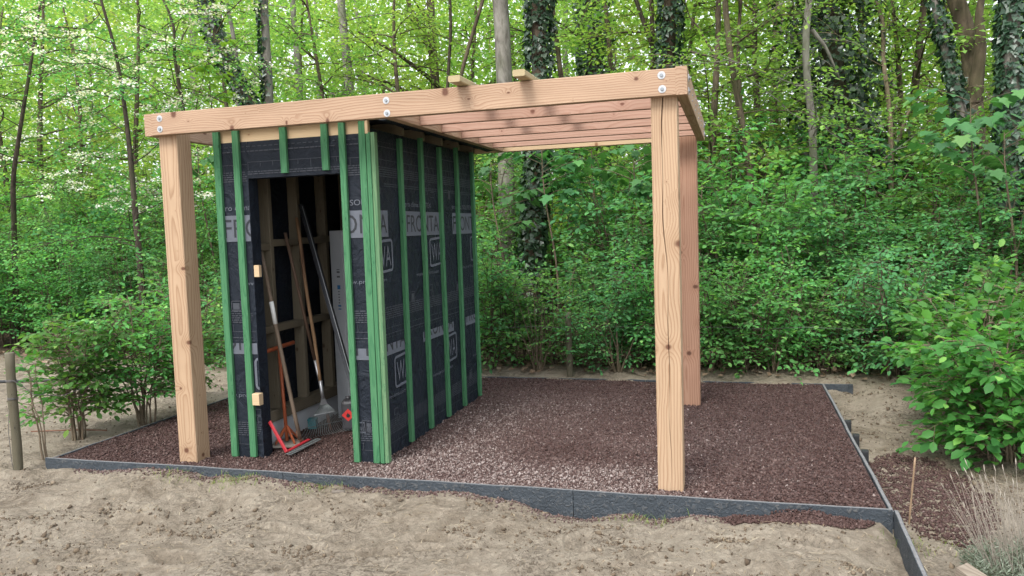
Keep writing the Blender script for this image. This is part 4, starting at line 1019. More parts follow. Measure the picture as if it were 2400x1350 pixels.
# split log and slate by the lavender
lg = thing('split_log', 'split grey log lying beside the lavender at the bottom right', 'log', (1.33, -.90, -.10))
sec = [(-.05, -.03), (.0, -.045), (.05, -.03), (.055, .01), (.02, .05), (-.04, .035)]
V = [(u, y*(1+.1*math.sin(u*20)), z*(1+.1*math.cos(u*17))) for u in (0, .1, .2, .3, .36) for y, z in sec]
Fs = [(k*6+i, (k+1)*6+i, (k+1)*6+(i+1) % 6, k*6+(i+1) % 6) for k in range(4) for i in range(6)]+[tuple(range(6)), tuple(24+i for i in range(5, -1, -1))]
obj('log_piece', mesh_from('log_piece', V, Fs), M['log_wood'], lg, (-.02, .17, .02), (0, .08, -1.05))
tag(obj('slate_chip', box_mesh(-.04, .04, -.008, .008, 0, .10, .003), M['stone'], None, (1.475, -.93, -.10), (.25, .1, .4)), 'pale flat stone standing by the split log', 'stone')
# ------------------------------------------------------------------ trees
def path3(pix, Y, ztop):
    """trunk line through points of the photo at depth Y, carried down to the soil and on up to ztop"""
    P = [at(px, py, Y) for px, py in pix]; P.sort(key=lambda p: p[2]); P = np.array(P)
    g = terr1(P[0, 0], Y)
    if P[0, 2] > g+.3:
        s_ = (P[1]-P[0])/max(P[1, 2]-P[0, 2], .1); s_[:2] = np.clip(s_[:2], -.25, .25)
        mid = P[0]-s_*(P[0, 2]-g)*.5; b_ = mid - s_*.4*(mid[2]-g); b_[2] = g-.1; P = np.concatenate([[b_, mid], P])
    if P[-1, 2] < ztop:
        s_ = (P[-1]-P[-2])/max(P[-1, 2]-P[-2, 2], .1); s_[:2] = np.clip(s_[:2], -.2, .2); s_[2] = 1
        k = ztop-P[-1, 2]; P = np.concatenate([P, [P[-1]+s_*k*.5+np.array([.1, .05, 0]), P[-1]+s_*k]])
    P[:, 1] += .12*np.sin(P[:, 2]*.9+P[0, 0])
    zz = np.linspace(P[0, 2], P[-1, 2], 26)
    Q = np.stack([np.interp(zz, P[:, 2], P[:, k]) for k in range(3)], -1)
    Q[1:-1, :2] = (Q[:-2, :2]+2*Q[1:-1, :2]+Q[2:, :2])/4
    return Q
def ivy_leaves(Q, r0, thick, n_, leaf, z0=-9, z1=99, sideonly=None):
    Lv = Leaves(); zz = Q[:, 2]
    z = rng.uniform(max(zz[0], z0), min(zz[-1], z1), n_)
    c = np.stack([np.interp(z, zz, Q[:, k]) for k in range(3)], -1)
    a = rng.uniform(0, 2*np.pi, n_)
    if sideonly is not None: a = sideonly+rng.normal(0, .8, n_)
    out = np.stack([np.cos(a), np.sin(a), np.zeros(n_)], -1)
    lump = np.clip(.55+.9*noise2(z*1.3+Q[0, 0], a*1.1+3)+.35*noise2(z*4+7, a*2.4), .05, 1.6)
    rad = r0+thick*lump*rng.uniform(.25, 1.0, n_)
    P = c+out*rad[:, None]
    D = -UP*.8+out*.45+rng.normal(0, .45, (n_, 3)); Nn = out+UP*.35+rng.normal(0, .35, (n_, 3))
    Lv.add(P, D, Nn, leaf*rng.uniform(.6, 1.2, n_)); return Lv
def tree(name, label, cat, Q, r0, bark, limbs=0, zl=(1.8, 7), ll=(1.2, 2.4), leaf=.075, leaf_m='leaf_fresh', ivy=None, taper=.55, ntw=12, sub=3, shape='kite', width=.75, group=None, upw=.35, extra=None, blossom=0, dirs=None):
    base = Vector(Q[0]); base.z += .1
    t = thing(name, label, cat, tuple(base), group)
    Tb = Tubes(); Lv = Leaves()
    rr = np.linspace(r0, r0*taper, len(Q)); rr[0] *= 1.35; rr[1] *= 1.12
    V, T_ = tube_arrays(Q, rr, 14)
    V = V + .06*r0*np.stack([noise2(V[:, 2]*3, V[:, 0]*8), noise2(V[:, 2]*3+5, V[:, 1]*8), 0*V[:, 0]], -1)
    obj('trunk', tri_mesh('trunk', V-np.array(base), T_, smooth=True), M[bark], t)
    for k in range(limbs):
        z = zl[0]+(zl[1]-zl[0])*(k+rng.uniform(0, 1))/limbs
        i = int(np.clip(np.searchsorted(Q[:, 2], z), 1, len(Q)-1)); f = (z-Q[i-1, 2])/(Q[i, 2]-Q[i-1, 2]); p = Q[i-1]*(1-f)+Q[i]*f
        a = rng.uniform(0, 2*np.pi) if dirs is None else dirs[k % len(dirs)]+rng.normal(0, .3)
        d = np.array([math.cos(a), math.sin(a), rng.normal(upw, .25)])
        pts = limb(Lv, Tb, p, d, rng.uniform(*ll), max(.008, r0*.16), leaf, leaf*.8, leaf*5.5, ntw, bend=.14)
        for s_ in range(sub):
            q = pts[rng.integers(2, 6)]; a2 = a+rng.choice([-1, 1])*rng.uniform(.4, 1.1)
            limb(Lv, Tb, q, np.array([math.cos(a2), math.sin(a2), rng.normal(.15, .25)]), rng.uniform(.35, .55)*ll[1], .006, leaf, leaf*.8, leaf*5, max(5, ntw*2//3))
    if extra:
        for pts, r1, nt_ in extra:                       # limbs that the photo shows singly
            P = np.array(pts); tt = np.linspace(0, 1, len(P)); t2 = np.linspace(0, 1, 14)
            P = np.stack([np.interp(t2, tt, P[:, k]) for k in range(3)], -1); P[1:-1] = (P[:-2]+2*P[1:-1]+P[2:])/4
            Tb.add(P, np.linspace(r1, r1*.35, 14), 7)
            for k in range(nt_):
                q = P[rng.integers(3, 14)]; a2 = rng.uniform(0, 2*np.pi)
                limb(Lv, Tb, q, np.array([math.cos(a2), math.sin(a2), rng.normal(.25, .3)]), rng.uniform(.4, .9), .006, leaf, leaf*.8, leaf*5, ntw)
    off = -np.array(base)
    Tb.flush()
    if Tb.V: Tb.V = [v+off for v in Tb.V]; obj('limbs', Tb.mesh('limbs'), M[bark], t)
    if Lv.P:
        P = np.concatenate(Lv.P)
        Lv.P = [p+off for p in Lv.P]; obj('crown', Lv.mesh('crown', shape, width), M[leaf_m], t)
        if blossom:
            hi = P[P[:, 2] > 2.0]; c = hi[rng.choice(len(hi), blossom)]; B = Leaves()
            for q in c:
                n_ = int(rng.integers(14, 30)); R_ = rng.normal(0, .065, (n_, 3))*np.array([1, 1, .35])
                B.add(q+UP*.03+R_+off, rng.normal(0, 1, (n_, 3))*np.array([1, 1, .3]), UP+rng.normal(0, .5, (n_, 3)), rng.uniform(.026, .042, n_))
            obj('blossom', B.mesh('blossom', 'oval', 1.1), M['blossom'], t)
    if ivy:
        I = ivy_leaves(Q, *ivy[:4], *ivy[4:]); I.P = [p+off for p in I.P]
        obj('ivy', I.mesh('ivy', 'ivy', 1.05), M['leaf_ivy'], t)
    return t

# trunks one can tell apart, from left to right
hl = 'small hawthorn with white blossom sprays '
for pix, Y, lab, dirs in (
    ([(235, 0), (262, 120), (285, 300), (330, 600)], 4.6, hl+'above the left shrubs', None),
    ([(95, 0), (82, 170), (70, 260), (40, 420), (30, 600)], 5.2, hl+'at the left edge of the photo', None),
    ([(400, 120), (430, 330), (450, 600)], 5.4, hl+'just left of the pergola', None)):
    Q = path3(pix, Y, 5.2)
    tree('hawthorn', lab, 'tree', Q, .055, 'bark_dark', 15, (1.3, 5.0), (.9, 1.7), .052, 'leaf_mid', ntw=14, sub=4, blossom=110, taper=.3, group='flowering hawthorns')
Q = path3([(478, -40), (500, 60), (545, 170), (590, 250), (640, 420)], 7.0, 8)
tree('ivy_tree', 'leaning ivy covered trunk rising behind the left end of the front beam', 'tree', Q, .10, 'bark_brown', 4, (5, 8), ivy=(.11, .15, 3400, .075))
Q = path3([(525, -10), (548, 130), (560, 400)], 9.0, 9)
tree('slender_tree', 'slim pale trunk beside the leaning ivy trunk', 'tree', Q, .055, 'bark_grey', 9, (2.4, 8))
Q = path3([(622, -10), (624, 245), (626, 700)], 7.5, 9)
tree('ivy_tree', 'straight upright trunk with ivy along its left side, behind the shed', 'tree', Q, .095, 'bark_grey', 6, (4, 9), ivy=(.09, .07, 1900, .075, -9, 99, math.pi*1.12))
Q = path3([(683, -10), (700, 235), (706, 700)], 12, 10)
tree('slender_tree', 'slim grey trunk right of the straight ivy trunk', 'tree', Q, .095, 'bark_grey', 9, (2.5, 9), leaf_m='leaf_lime', leaf=.085)
Q = path3([(803, -10), (818, 225), (828, 700)], 11, 10)
tree('grey_tree', 'pale grey trunk behind the middle of the shed roof', 'tree', Q, .125, 'bark_grey', 8, (3, 9), leaf_m='leaf_fresh', leaf=.085)
Q = path3([(1008, -10), (1018, 120), (1026, 210), (1034, 700)], 12, 10)
ex = [([at(1040, 212, 11.8), at(985, 165, 11.2), at(930, 125, 10.6), at(840, 75, 10.0)], .06, 7), ([at(1015, 130, 12), at(985, 70, 12), at(955, 0, 12), at(935, -60, 12)], .07, 6), ([at(955, 215, 11.5), at(900, 190, 11), at(835, 178, 10.5)], .045, 4)]
tree('maple_tree', 'branching maple with thin dark limbs spreading left above the shed', 'tree', Q, .13, 'bark_brown', 8, (4.2, 9), leaf_m='leaf_lime', leaf=.09, extra=ex)
Q = path3([(1055, 160), (1060, 60), (1050, -20)], 9, 9)
tree('slender_tree', 'thin dark stem left of the bare grey trunk', 'tree', Q, .04, 'bark_dark', 8, (2.5, 8), leaf_m='leaf_fresh')
Q = path3([(1085, 175), (1110, 80), (1130, 10)], 8.6, 8)
tree('slender_tree', 'thin curved stem bending right toward the bare grey trunk', 'tree', Q, .045, 'bark_brown', 6, (3, 8), leaf_m='leaf_fresh')
Q = path3([(1166, -20), (1172, 60), (1182, 195), (1192, 700)], 8.0, 11)
tree('grey_tree', 'bare smooth grey trunk between the two loose battens', 'tree', Q, .145, 'bark_grey', 5, (5.6, 10), taper=.8)
Q = path3([(1256, -20), (1262, 200), (1258, 500), (1250, 700)], 5.9, 8)
tree('ivy_tree', 'thick ivy covered trunk right of the bare grey trunk', 'tree', Q, .13, 'bark_brown', 4, (5, 8), ivy=(.135, .13, 5600, .075))
Q = path3([(1385, -20), (1392, 160), (1395, 600)], 15, 10)
tree('ivy_tree', 'distant ivy clad tree between the two near ivy trunks', 'tree', Q, .25, 'bark_dark', 8, (3, 9), ivy=(.25, .55, 5200, .11), leaf_m='leaf_lime', leaf=.1)
Q = path3([(1482, -20), (1512, 60), (1545, 150), (1560, 500)], 8.8, 9)
tree('slender_tree', 'thin dark leaning stem just left of the right ivy trunk', 'tree', Q, .05, 'bark_dark', 7, (3, 8))
Q = path3([(1572, -20), (1566, 150), (1560, 600)], 8.0, 10)
tree('ivy_tree', 'ivy covered trunk directly behind the front right pergola corner', 'tree', Q, .13, 'bark_brown', 4, (6, 10), ivy=(.14, .14, 5200, .08))
Q = path3([(1697, -20), (1708, 110), (1733, 260), (1758, 380), (1772, 700)], 7.0, 8)
tree('slender_tree', 'sinuous brown trunk right of the pergola, nearest the front right post', 'tree', Q, .055, 'bark_brown', 15, (1.9, 7), leaf_m='leaf_fresh', leaf=.07)
Q = path3([(1737, -20), (1733, 60), (1727, 130), (1745, 330)], 7.8, 8)
tree('slender_tree', 'second thin stem crossing close right of the sinuous trunk', 'tree', Q, .035, 'bark_brown', 9, (2.2, 7), leaf_m='leaf_fresh', leaf=.07)
Q = path3([(1897, -20), (1885, 100), (1886, 170), (1903, 280), (1912, 600)], 7.0, 8)
tree('slender_tree', 'pale olive trunk with a forked side limb in front of dark ivy', 'tree', Q, .062, 'bark_grey', 13, (2.0, 7), leaf_m='leaf_fresh', leaf=.07, extra=[([at(1902, 70, 7), at(1935, 110, 7.1), at(1968, 185, 7.3)], .035, 2)])
Q = path3([(1935, -20), (1950, 150), (1975, 320), (1980, 600)], 9, 8)
tree('ivy_tree', 'dark broad mass of ivy over a tree behind the pale olive trunk', 'tree', Q, .2, 'bark_dark', 0, ivy=(.25, 1.0, 9000, .09))
Q = path3([(2022, -20), (2018, 160), (2016, 600)], 12, 9)
tree('slender_tree', 'straight distant brown stem in the gap right of the dark ivy', 'tree', Q, .07, 'bark_brown', 9, (2.5, 9), leaf_m='leaf_lime', leaf=.085)
Q = path3([(2068, 130), (2080, 230), (2085, 300), (2088, 600)], 8.5, 5)
tree('slender_tree', 'small bushy tree with many thin crooked branches, right of centre', 'tree', Q, .05, 'twig_pale', 14, (1.9, 4.8), (.9, 1.8), leaf_m='leaf_fresh', leaf=.06, upw=.8, ntw=7, extra=[([at(2105, 330, 8.4), at(2125, 270, 8.3), at(2160, 215, 8.2)], .035, 3)])
Q = path3([(2192, -20), (2222, 120), (2250, 240), (2285, 450)], 7.0, 8)
tree('ivy_tree', 'slim leaning ivy covered trunk left of the brown double trunk', 'tree', Q, .075, 'bark_grey', 5, (5, 8), ivy=(.075, .06, 2600, .075))
Q = path3([(2238, -20), (2262, 40), (2285, 110), (2278, 220), (2300, 400), (2325, 700)], 8.0, 9)
tree('brown_tree', 'crooked brown double trunk near the right edge', 'tree', Q, .15, 'bark_brown', 6, (4.5, 9), extra=[([at(2284, 240, 8.0), at(2290, 170, 7.95), at(2300, 100, 7.85), at(2292, 40, 7.8), at(2305, -30, 7.8)], .11, 2)])
Q = path3([(2380, -20), (2372, 150), (2366, 310), (2362, 600)], 6.5, 8)
tree('ivy_tree', 'ivy covered trunk at the right edge of the photo', 'tree', Q, .12, 'bark_grey', 4, (5, 8), ivy=(.125, .09, 4600, .08))
# canopy trees whose trunks hide in the leaves: five built, the others are copies turned and scaled
def canopy_mesh(h, limbs, leaf, ntw, sub):
    Tb = Tubes(); Lv = Leaves(); tt = np.linspace(0, 1, 14)
    Q = np.stack([.25*np.sin(tt*4+h)*tt, .2*np.cos(tt*5)*tt, -.15+h*tt], -1); Tb.add(Q, np.linspace(.085, .02, 14), 8)
    for k in range(limbs):
        t = .20+.8*(k+rng.uniform())/limbs; p = Q[min(13, int(t*13))]; a = rng.uniform(0, 2*np.pi); ln = rng.uniform(1.1, 2.4)*(1.15-.45*t)
        pts = limb(Lv, Tb, p, np.array([math.cos(a), math.sin(a), rng.normal(.35, .25)]), ln, .02, leaf, leaf*.75, leaf*5.5, ntw, bend=.14)
        for s_ in range(sub):
            q = pts[rng.integers(2, 6)]; a2 = a+rng.choice([-1, 1])*rng.uniform(.4, 1.1)
            limb(Lv, Tb, q, np.array([math.cos(a2), math.sin(a2), rng.normal(.12, .25)]), rng.uniform(.5, 1.1), .008, leaf, leaf*.75, leaf*5, ntw*2//3)
    return Lv.mesh('foliage', 'kite', .8), Tb.mesh('stems')
CAN = [canopy_mesh(h, 20, .088, 11, 3) for h in (6.6, 7.2, 7.8, 7.0)]
r2 = random.Random(5); seen = {}
def where(px):
    for lim, nm in ((120, 'at the left edge'), (340, 'behind the left hawthorns'), (520, 'behind the front left post'), (900, 'behind the shed'), (1180, 'behind the shed roof and bare grey trunk'), (1520, 'behind the open rafters'), (1760, 'behind the right pergola posts'), (2060, 'right of the pergola'), (2280, 'behind the hornbeam hedge'), (9999, 'at the right edge')):
        if px < lim: return nm
def px_of(x, y):
    d = np.array([x, y, 1.5])-CAM; return 1200+FPX*(d@CR)/(d@_F)
TODO = []
for px, Y, lm in ((-60, 7.5, 'leaf_fresh'), (30, 10, 'leaf_fresh'), (110, 8.8, 'leaf_mid'), (190, 12, 'leaf_lime'), (330, 10, 'leaf_fresh'), (440, 13, 'leaf_lime'), (560, 10.5, 'leaf_fresh'), (730, 13, 'leaf_lime'), (770, 9.5, 'leaf_fresh'), (905, 15, 'leaf_lime'), (960, 9.3, 'leaf_lime'), (1110, 13, 'leaf_fresh'), (1210, 16, 'leaf_lime'), (1330, 10.5, 'leaf_fresh'), (1450, 12, 'leaf_lime'), (1520, 9.5, 'leaf_lime'), (1630, 10, 'leaf_lime'), (1670, 7.6, 'leaf_fresh'), (1790, 9.6, 'leaf_fresh'), (1830, 13, 'leaf_lime'), (1880, 13.5, 'leaf_fresh'), (2100, 12, 'leaf_lime'), (2135, 9.2, 'leaf_fresh'), (2210, 12.5, 'leaf_lime'), (2330, 11, 'leaf_fresh'), (2390, 12, 'leaf_lime'), (2460, 8, 'leaf_fresh')):
    TODO.append((px, Y, lm))
def unique(stem, px, extra_):
    w_ = where(px); key = (stem, w_, extra_); seen.setdefault(key, []).append(px); return key
keys = [unique('tree', px, 'near' if Y < 9.9 else 'far') for px, Y, lm in TODO]
def nth(key, px):
    L_ = sorted(seen[key]); n_ = len(L_)
    if n_ == 1: return ''
    i = L_.index(px); return {0: ', leftmost there', n_-1: ', rightmost there'}.get(i, ', %s from the left there' % ['', 'second', 'third', 'fourth', 'fifth', 'sixth'][i])
for (px, Y, lm), key in zip(TODO, keys):
    p = at(px, 500, Y); sc = r2.uniform(.92, 1.1)+.02*(Y-9)
    tone = {'leaf_lime': 'yellow green', 'leaf_fresh': 'bright green', 'leaf_mid': 'mid green'}[lm]
    bush('understory_tree', '%s leafed %s tree %s%s' % (tone, 'nearer' if Y < 9.9 else 'farther', key[1], nth(key, px)), 'tree', r2.choice(CAN), (p[0], Y), r2.uniform(0, 6.28), (sc, sc, sc), M[lm], M['bark_brown'], 'young trees filling the wood')

# ------------------------------------------------------------------ bushes of the wood's edge
VAR = []
for k in range(5):
    f, s_, n_ = bush_mesh(rng.uniform(2.3, 2.9), rng.uniform(1.0, 1.3), 14, (11, 11, 9, 8, 11)[k], (8, 8, 7, 7, 8)[k], (.076, .07, .095, .108, .08)[k], (.052, .05, .064, .072, .054)[k], .30, t0=.08, spread=.25, stem_r=.014)
    VAR.append((f, s_))
SML = []
for k in range(3):
    f, s_, n_ = bush_mesh(rng.uniform(1.2, 1.5), .60, 10, 8, 6, .062, .046, .22, t0=.08, spread=.12, stem_r=.008)
    SML.append((f, s_))
ROWS = []
def row(Y, x0, x1, step, smin, smax, seed, mset, nm):
    r2 = random.Random(seed); x = x0
    while x < x1:
        y = Y+r2.uniform(-.45, .45); sc = r2.uniform(smin, smax)
        if (Y < 7 and 640 < px_of(x, y) < 960) or (Y < 9 and 1160 < px_of(x, y) < 1345): x += step; continue          # wholly behind the shed, or the gap where the ivy trunk shows
        ROWS.append((x, y, sc*r2.uniform(.9, 1.15), sc, r2.choice(VAR), r2.uniform(0, 6.28), r2.choice(mset), nm, unique('bush', px_of(x, y), nm)))
        x += step*r2.uniform(.75, 1.25)
row(4.9, -11.6, 6.4, 1.0, .62, .80, 1, ['leaf_mid', 'leaf_dark', 'leaf_dark'], 'low')
row(6.2, -13.2, 7.2, 1.15, .85, 1.05, 2, ['leaf_mid', 'leaf_dark', 'leaf_mid'], 'head high')
row(7.9, -15.4, 7.6, 1.4, 1.05, 1.3, 3, ['leaf_mid', 'leaf_mid', 'leaf_fresh'], 'tall')
row(10.2, -17.6, 6.4, 1.8, 1.2, 1.55, 4, ['leaf_fresh', 'leaf_mid', 'leaf_lime'], 'tallest rear')
for x, y, sx, sc, var, rz, lm, nm, key in ROWS:
    tone = {'leaf_mid': 'green', 'leaf_dark': 'dark green', 'leaf_fresh': 'fresh green', 'leaf_lime': 'yellow green'}[lm]
    bush('edge_bush', '%s %s bush %s%s' % (nm, tone, key[1], nth(key, px_of(x, y))), 'bush', var, (x, y), rz, (sx, sx, sc), M[lm], M['bark_brown'], 'dense bushes along the edge of the wood')
# low hedge plants right behind the rear edging
r2 = random.Random(11)
HP = ((1150, 3.75, .95), (1215, 3.9, 1.0), (1310, 3.85, .85), (1385, 3.7, .8), (1500, 3.9, .95), (1560, 3.75, .9), (1680, 3.8, 1.0), (1770, 3.75, .95), (1860, 3.85, .95), (1935, 3.8, .85), (2020, 3.9, .9), (2090, 3.6, .95), (560, 3.8, 1.0), (480, 3.9, 1.0))
hk = [unique('hedge', px, '') for px, Y, sc in HP]
for (px, Y, sc), key in zip(HP, hk):
    p = at(px, 885, Y); hp = 'low hedge plant by rear edging, %s%s' % (key[1].replace('behind', 'past'), nth(key, px))
    bush('hedge_plant', hp, 'shrub', r2.choice(SML), (p[0], Y), r2.uniform(0, 6.28), (sc, sc, sc*r2.uniform(.85, 1.1)), M[r2.choice(['leaf_mid', 'leaf_dark', 'leaf_dark'])], M['bark_brown'], 'hedge plants behind the rear edging')
# clumps of bare cut stems
M['bark_twig'] = bark_mat('bark_twig', (.11, .085, .058), (.21, .165, .115), (.12, .12, .07), 25)
def bare_clump(px, Y, n_, hh, label):
    p = at(px, 885, Y); z = terr1(p[0], Y); t = thing('coppice_clump', label, 'shrub', (p[0], Y, z)); Tb = Tubes(); Lv = Leaves()
    for k in range(n_):
        a = rng.uniform(0, 2*np.pi); ln = rng.uniform(.03, .34); h_ = hh*rng.uniform(.35, 1)
        tt = np.linspace(0, 1, 6); P = np.stack([math.cos(a)*(.03+ln*tt**1.2), math.sin(a)*(.03+ln*tt**1.2), -.03+h_*tt], -1)+np.cumsum(rng.normal(0, .008, (6, 3)), 0)
        Tb.add(P, np.linspace(.0075, .003, 6), 5)
        if k % 3 == 0: limb(Lv, Tb, P[4], np.array([math.cos(a), math.sin(a), .5]), .22, .003, .05, .045, .12, 4)
    obj('stems', Tb.mesh('stems'), M['bark_twig'], t); obj('foliage', Lv.mesh('foliage', 'oval', .62), M['leaf_mid'], t)
bare_clump(1262, 3.62, 19, .95, 'clump of bare upright cut stems left of the rear post')
bare_clump(1450, 3.58, 12, .70, 'clump of bare cut stems left of the front right pergola post')
bare_clump(1812, 3.65, 5, .85, 'few thin bare curved stems right of the rear pergola post')

# young shrubs along the left edging
def shrub(name, label, loc, h, r_, stems, nb, ntw, leaf, lm, shape='oval', width=.62, step=None, twig=.16, t0=.3, spread=.05, sr=.009, rz=0):
    f, s_, n_ = bush_mesh(h, r_, stems, nb, ntw, leaf, step or leaf*.75, twig, shape, width, t0, spread, sr)
    return bush(name, label, 'shrub', (f, s_), loc, rz, (1, 1, 1), M[lm], M['bark_twig'])
shrub('young_shrub', 'leafy young shrub left of the pergola, nearest of three by the edging', (-5.0, .50), 1.05, .52, 10, 10, 7, .066, 'leaf_hornbeam', t0=.2)
shrub('young_shrub', 'dark leaved young shrub close behind the front left post', (-4.76, 1.0), 1.22, .52, 11, 10, 7, .058, 'leaf_mid', t0=.2)
shrub('young_shrub', 'taller young shrub at the back of the left shrub row', (-4.82, 1.6), 1.30, .58, 10, 10, 7, .06, 'leaf_mid')
shrub('sapling', 'spindly sapling with few leaves at the front left edging corner', (-4.735, -.04), .80, .20, 3, 5, 3, .06, 'leaf_hornbeam', t0=.35, twig=.10, spread=.02, sr=.007)
shrub('young_shrub', 'light green bushy shrub between the left post and the shed', (-4.6, 3.0), 1.25, .55, 8, 8, 6, .05, 'leaf_hornbeam')
# hornbeam hedge on the right
for x, y, h, r_, lab in ((2.10, 1.22, .90, .62, 'hornbeam bush leaning over bare soil, nearest on the right'), (2.16, 1.95, 1.0, .66, 'hornbeam bush second from the front on the right'), (2.28, 2.75, 1.08, .68, 'hornbeam bush third from the front on the right'), (2.75, 1.6, 1.08, .65, 'hornbeam bush at the right edge behind the nearest one'), (2.3, 3.55, 1.15, .6, 'hornbeam bush at the far end of the right hedge')):
    shrub('hornbeam_bush', lab, (x, y), h, r_, 11, 9, 7, .088, 'leaf_hornbeam', twig=.2, t0=.03, spread=.14, sr=.008, width=.68)

# sycamore saplings with big lobed leaves
def sycamore(px0, py0, py1, Y, label, lm, nn, leaf=.15, w_=1.0, name='sycamore_sapling'):
    """leaves spread over the part of the sapling the photo shows: from py0 down to py1"""
    a = at(px0, py0, Y); b = at(px0, py1, Y); g = terr1(a[0], Y); t = thing(name, label, 'tree', (a[0], Y, g)); Lv = Leaves(); Tb = Tubes()
    n_ = 10; tt = np.linspace(0, 1, n_); zt = a[2]
    P = np.stack([.08*np.sin(tt*5), .06*np.cos(tt*4), -.05+(zt-g+.05)*tt], -1); Tb.add(P, np.linspace(.022, .006, n_), 6)
    z0 = b[2]-g
    for k in range(nn):
        z = z0+(zt-g-z0)*(k+.5)/nn; c = np.array([np.interp(z, P[:, 2], P[:, 0]), np.interp(z, P[:, 2], P[:, 1]), z])
        a2 = rng.uniform(0, 2*np.pi); d = np.array([math.cos(a2), math.sin(a2), .35]); ln = w_*rng.uniform(.25, .62)
        e_ = c+d*ln; Tb.add(np.array([c, (c+e_)/2+UP*.03, e_]), [.006, .005, .003], 4)
        m_ = 7; q = c+np.outer(np.linspace(.35, 1.05, m_), d*ln)
        ang = a2+rng.uniform(-1.6, 1.6, m_); D = np.stack([np.cos(ang), np.sin(ang), -rng.uniform(.25, 1.0, m_)], -1)
        q = q+D*np.array([1, 1, .1])*.08
        Nn = UP+.55*np.stack([np.cos(ang), np.sin(ang), 0*ang], -1)+rng.normal(0, .18, (m_, 3)); Lv.add(q, D, Nn, leaf*rng.uniform(.7, 1.15, m_))
    obj('stem', Tb.mesh('stem'), M['bark_brown'], t); obj('foliage', Lv.mesh('foliage', 'maple', .95), M[lm], t)
sycamore(1285, 350, 470, 5.5, 'sycamore with big drooping leaves seen under the pergola, against the ivy trunk', 'leaf_sycamore', 12, .17)
sycamore(1400, 350, 480, 6.6, 'sycamore sapling under the pergola rafters, right of the ivy trunk', 'leaf_sycamore', 10, .16)
sycamore(1500, 350, 470, 5.6, 'sycamore sapling directly left of the front right pergola post', 'leaf_sycamore', 9, .15)
sycamore(1165, 380, 640, 5.4, 'sycamore sapling beside the shed corner, leaves up the whole stem', 'leaf_sycamore', 12, .13)
sycamore(1660, 430, 700, 5.2, 'sycamore sapling just right of the rear pergola post', 'leaf_sycamore', 13, .14)
sycamore(2290, 230, 420, 5.5, 'tall sycamore sapling in front of the brown double trunk', 'leaf_sycamore', 12, .16)
sycamore(2370, 310, 430, 5.0, 'sycamore sapling at the right edge of the photo', 'leaf_sycamore', 8, .15)
sycamore(500, 95, 260, 5.8, 'sapling with bright yellow green lobed leaves above the left end of the beam', 'leaf_lime_syc', 9, .15)
sycamore(478, 340, 560, 5.0, 'dark sycamore sapling between the left post and the shed', 'leaf_sycamore', 8, .15)

# ------------------------------------------------------------------ the far wood, ground litter, grass, lavender
for nm, nsp, y0, y1, mt, seed, cut, lab in (('far_foliage', 9000, 12.5, 24, 'leaf_fresh', 3.0, -.42, 'fresh green foliage of the wood behind the trunks'), ('distant_foliage', 10000, 24, 42, 'leaf_lime', 11.0, -.60, 'yellow green foliage of the most distant wood')):
    y = y0+(y1-y0)*rng.uniform(size=nsp); dist = y-CAM[1]
    x = CAM[0]-.29*dist+rng.uniform(-.95, .95, nsp)*dist
    g = .075*(y-9); z = g+(1.6+dist*.40-g)*rng.uniform(size=nsp)**1.1
    keep = fbm(x*.35+seed, z*.45+y*.2, 2) > cut+.50*np.maximum(0, (z-1.6)/dist-.17)
    C_ = np.stack([x, y, z], -1)[keep]; dd = dist[keep]; m_ = len(C_); n_ = 13
    R_ = rng.normal(0, 1, (m_, n_, 3))*np.array([.42, .42, .13])*(dd/22)[:, None, None]
    P = (C_[:, None, :]+R_).reshape(-1, 3); q = len(P); Lv = Leaves()
    Lv.add(P, rng.normal(0, 1, (q, 3))*np.array([1, 1, .5])-UP*.3, UP+rng.normal(0, .5, (q, 3)), .0066*np.repeat(dd, n_)*rng.uniform(.7, 1.2, q))
    kind(tag(obj(nm, Lv.mesh(nm, 'kite', .8), M[mt]), lab, 'foliage'), 'stuff')
Tb = Tubes()
for k in range(26):
    y = rng.uniform(18, 36); dist = y-CAM[1]; x = CAM[0]-.29*dist+rng.uniform(-.85, .9)*dist; g = .075*(y-9)
    h_ = rng.uniform(9, 14); tt = np.linspace(0, 1, 6); r0 = rng.uniform(.06, .2)
    Tb.add(np.stack([x+rng.normal(0, .5)*tt+.2*np.sin(tt*4+k), y+0*tt, g-.2+h_*tt], -1), np.linspace(r0, r0*.5, 6), 6)
kind(tag(obj('far_trunks', Tb.mesh('far_trunks'), M['bark_grey']), 'distant grey trunks deep in the wood', 'tree'), 'stuff')

Lv = Leaves(); n_ = 9000
x = rng.uniform(-10, 6.5, n_); y = 3.5+6*rng.uniform(0, 1, n_)**1.3
Lv.add(np.stack([x, y, terrain(x, y, False)+.02+rng.uniform(0, .02, n_)], -1), rng.normal(0, 1, (n_, 3))*np.array([1, 1, .25]), UP+rng.normal(0, .35, (n_, 3)), rng.uniform(.04, .085, n_))
kind(tag(obj('leaf_litter', Lv.mesh('leaf_litter', 'kite', .8), M['litter']), 'old brown leaves covering the soil under the hedge', 'leaf litter'), 'stuff')

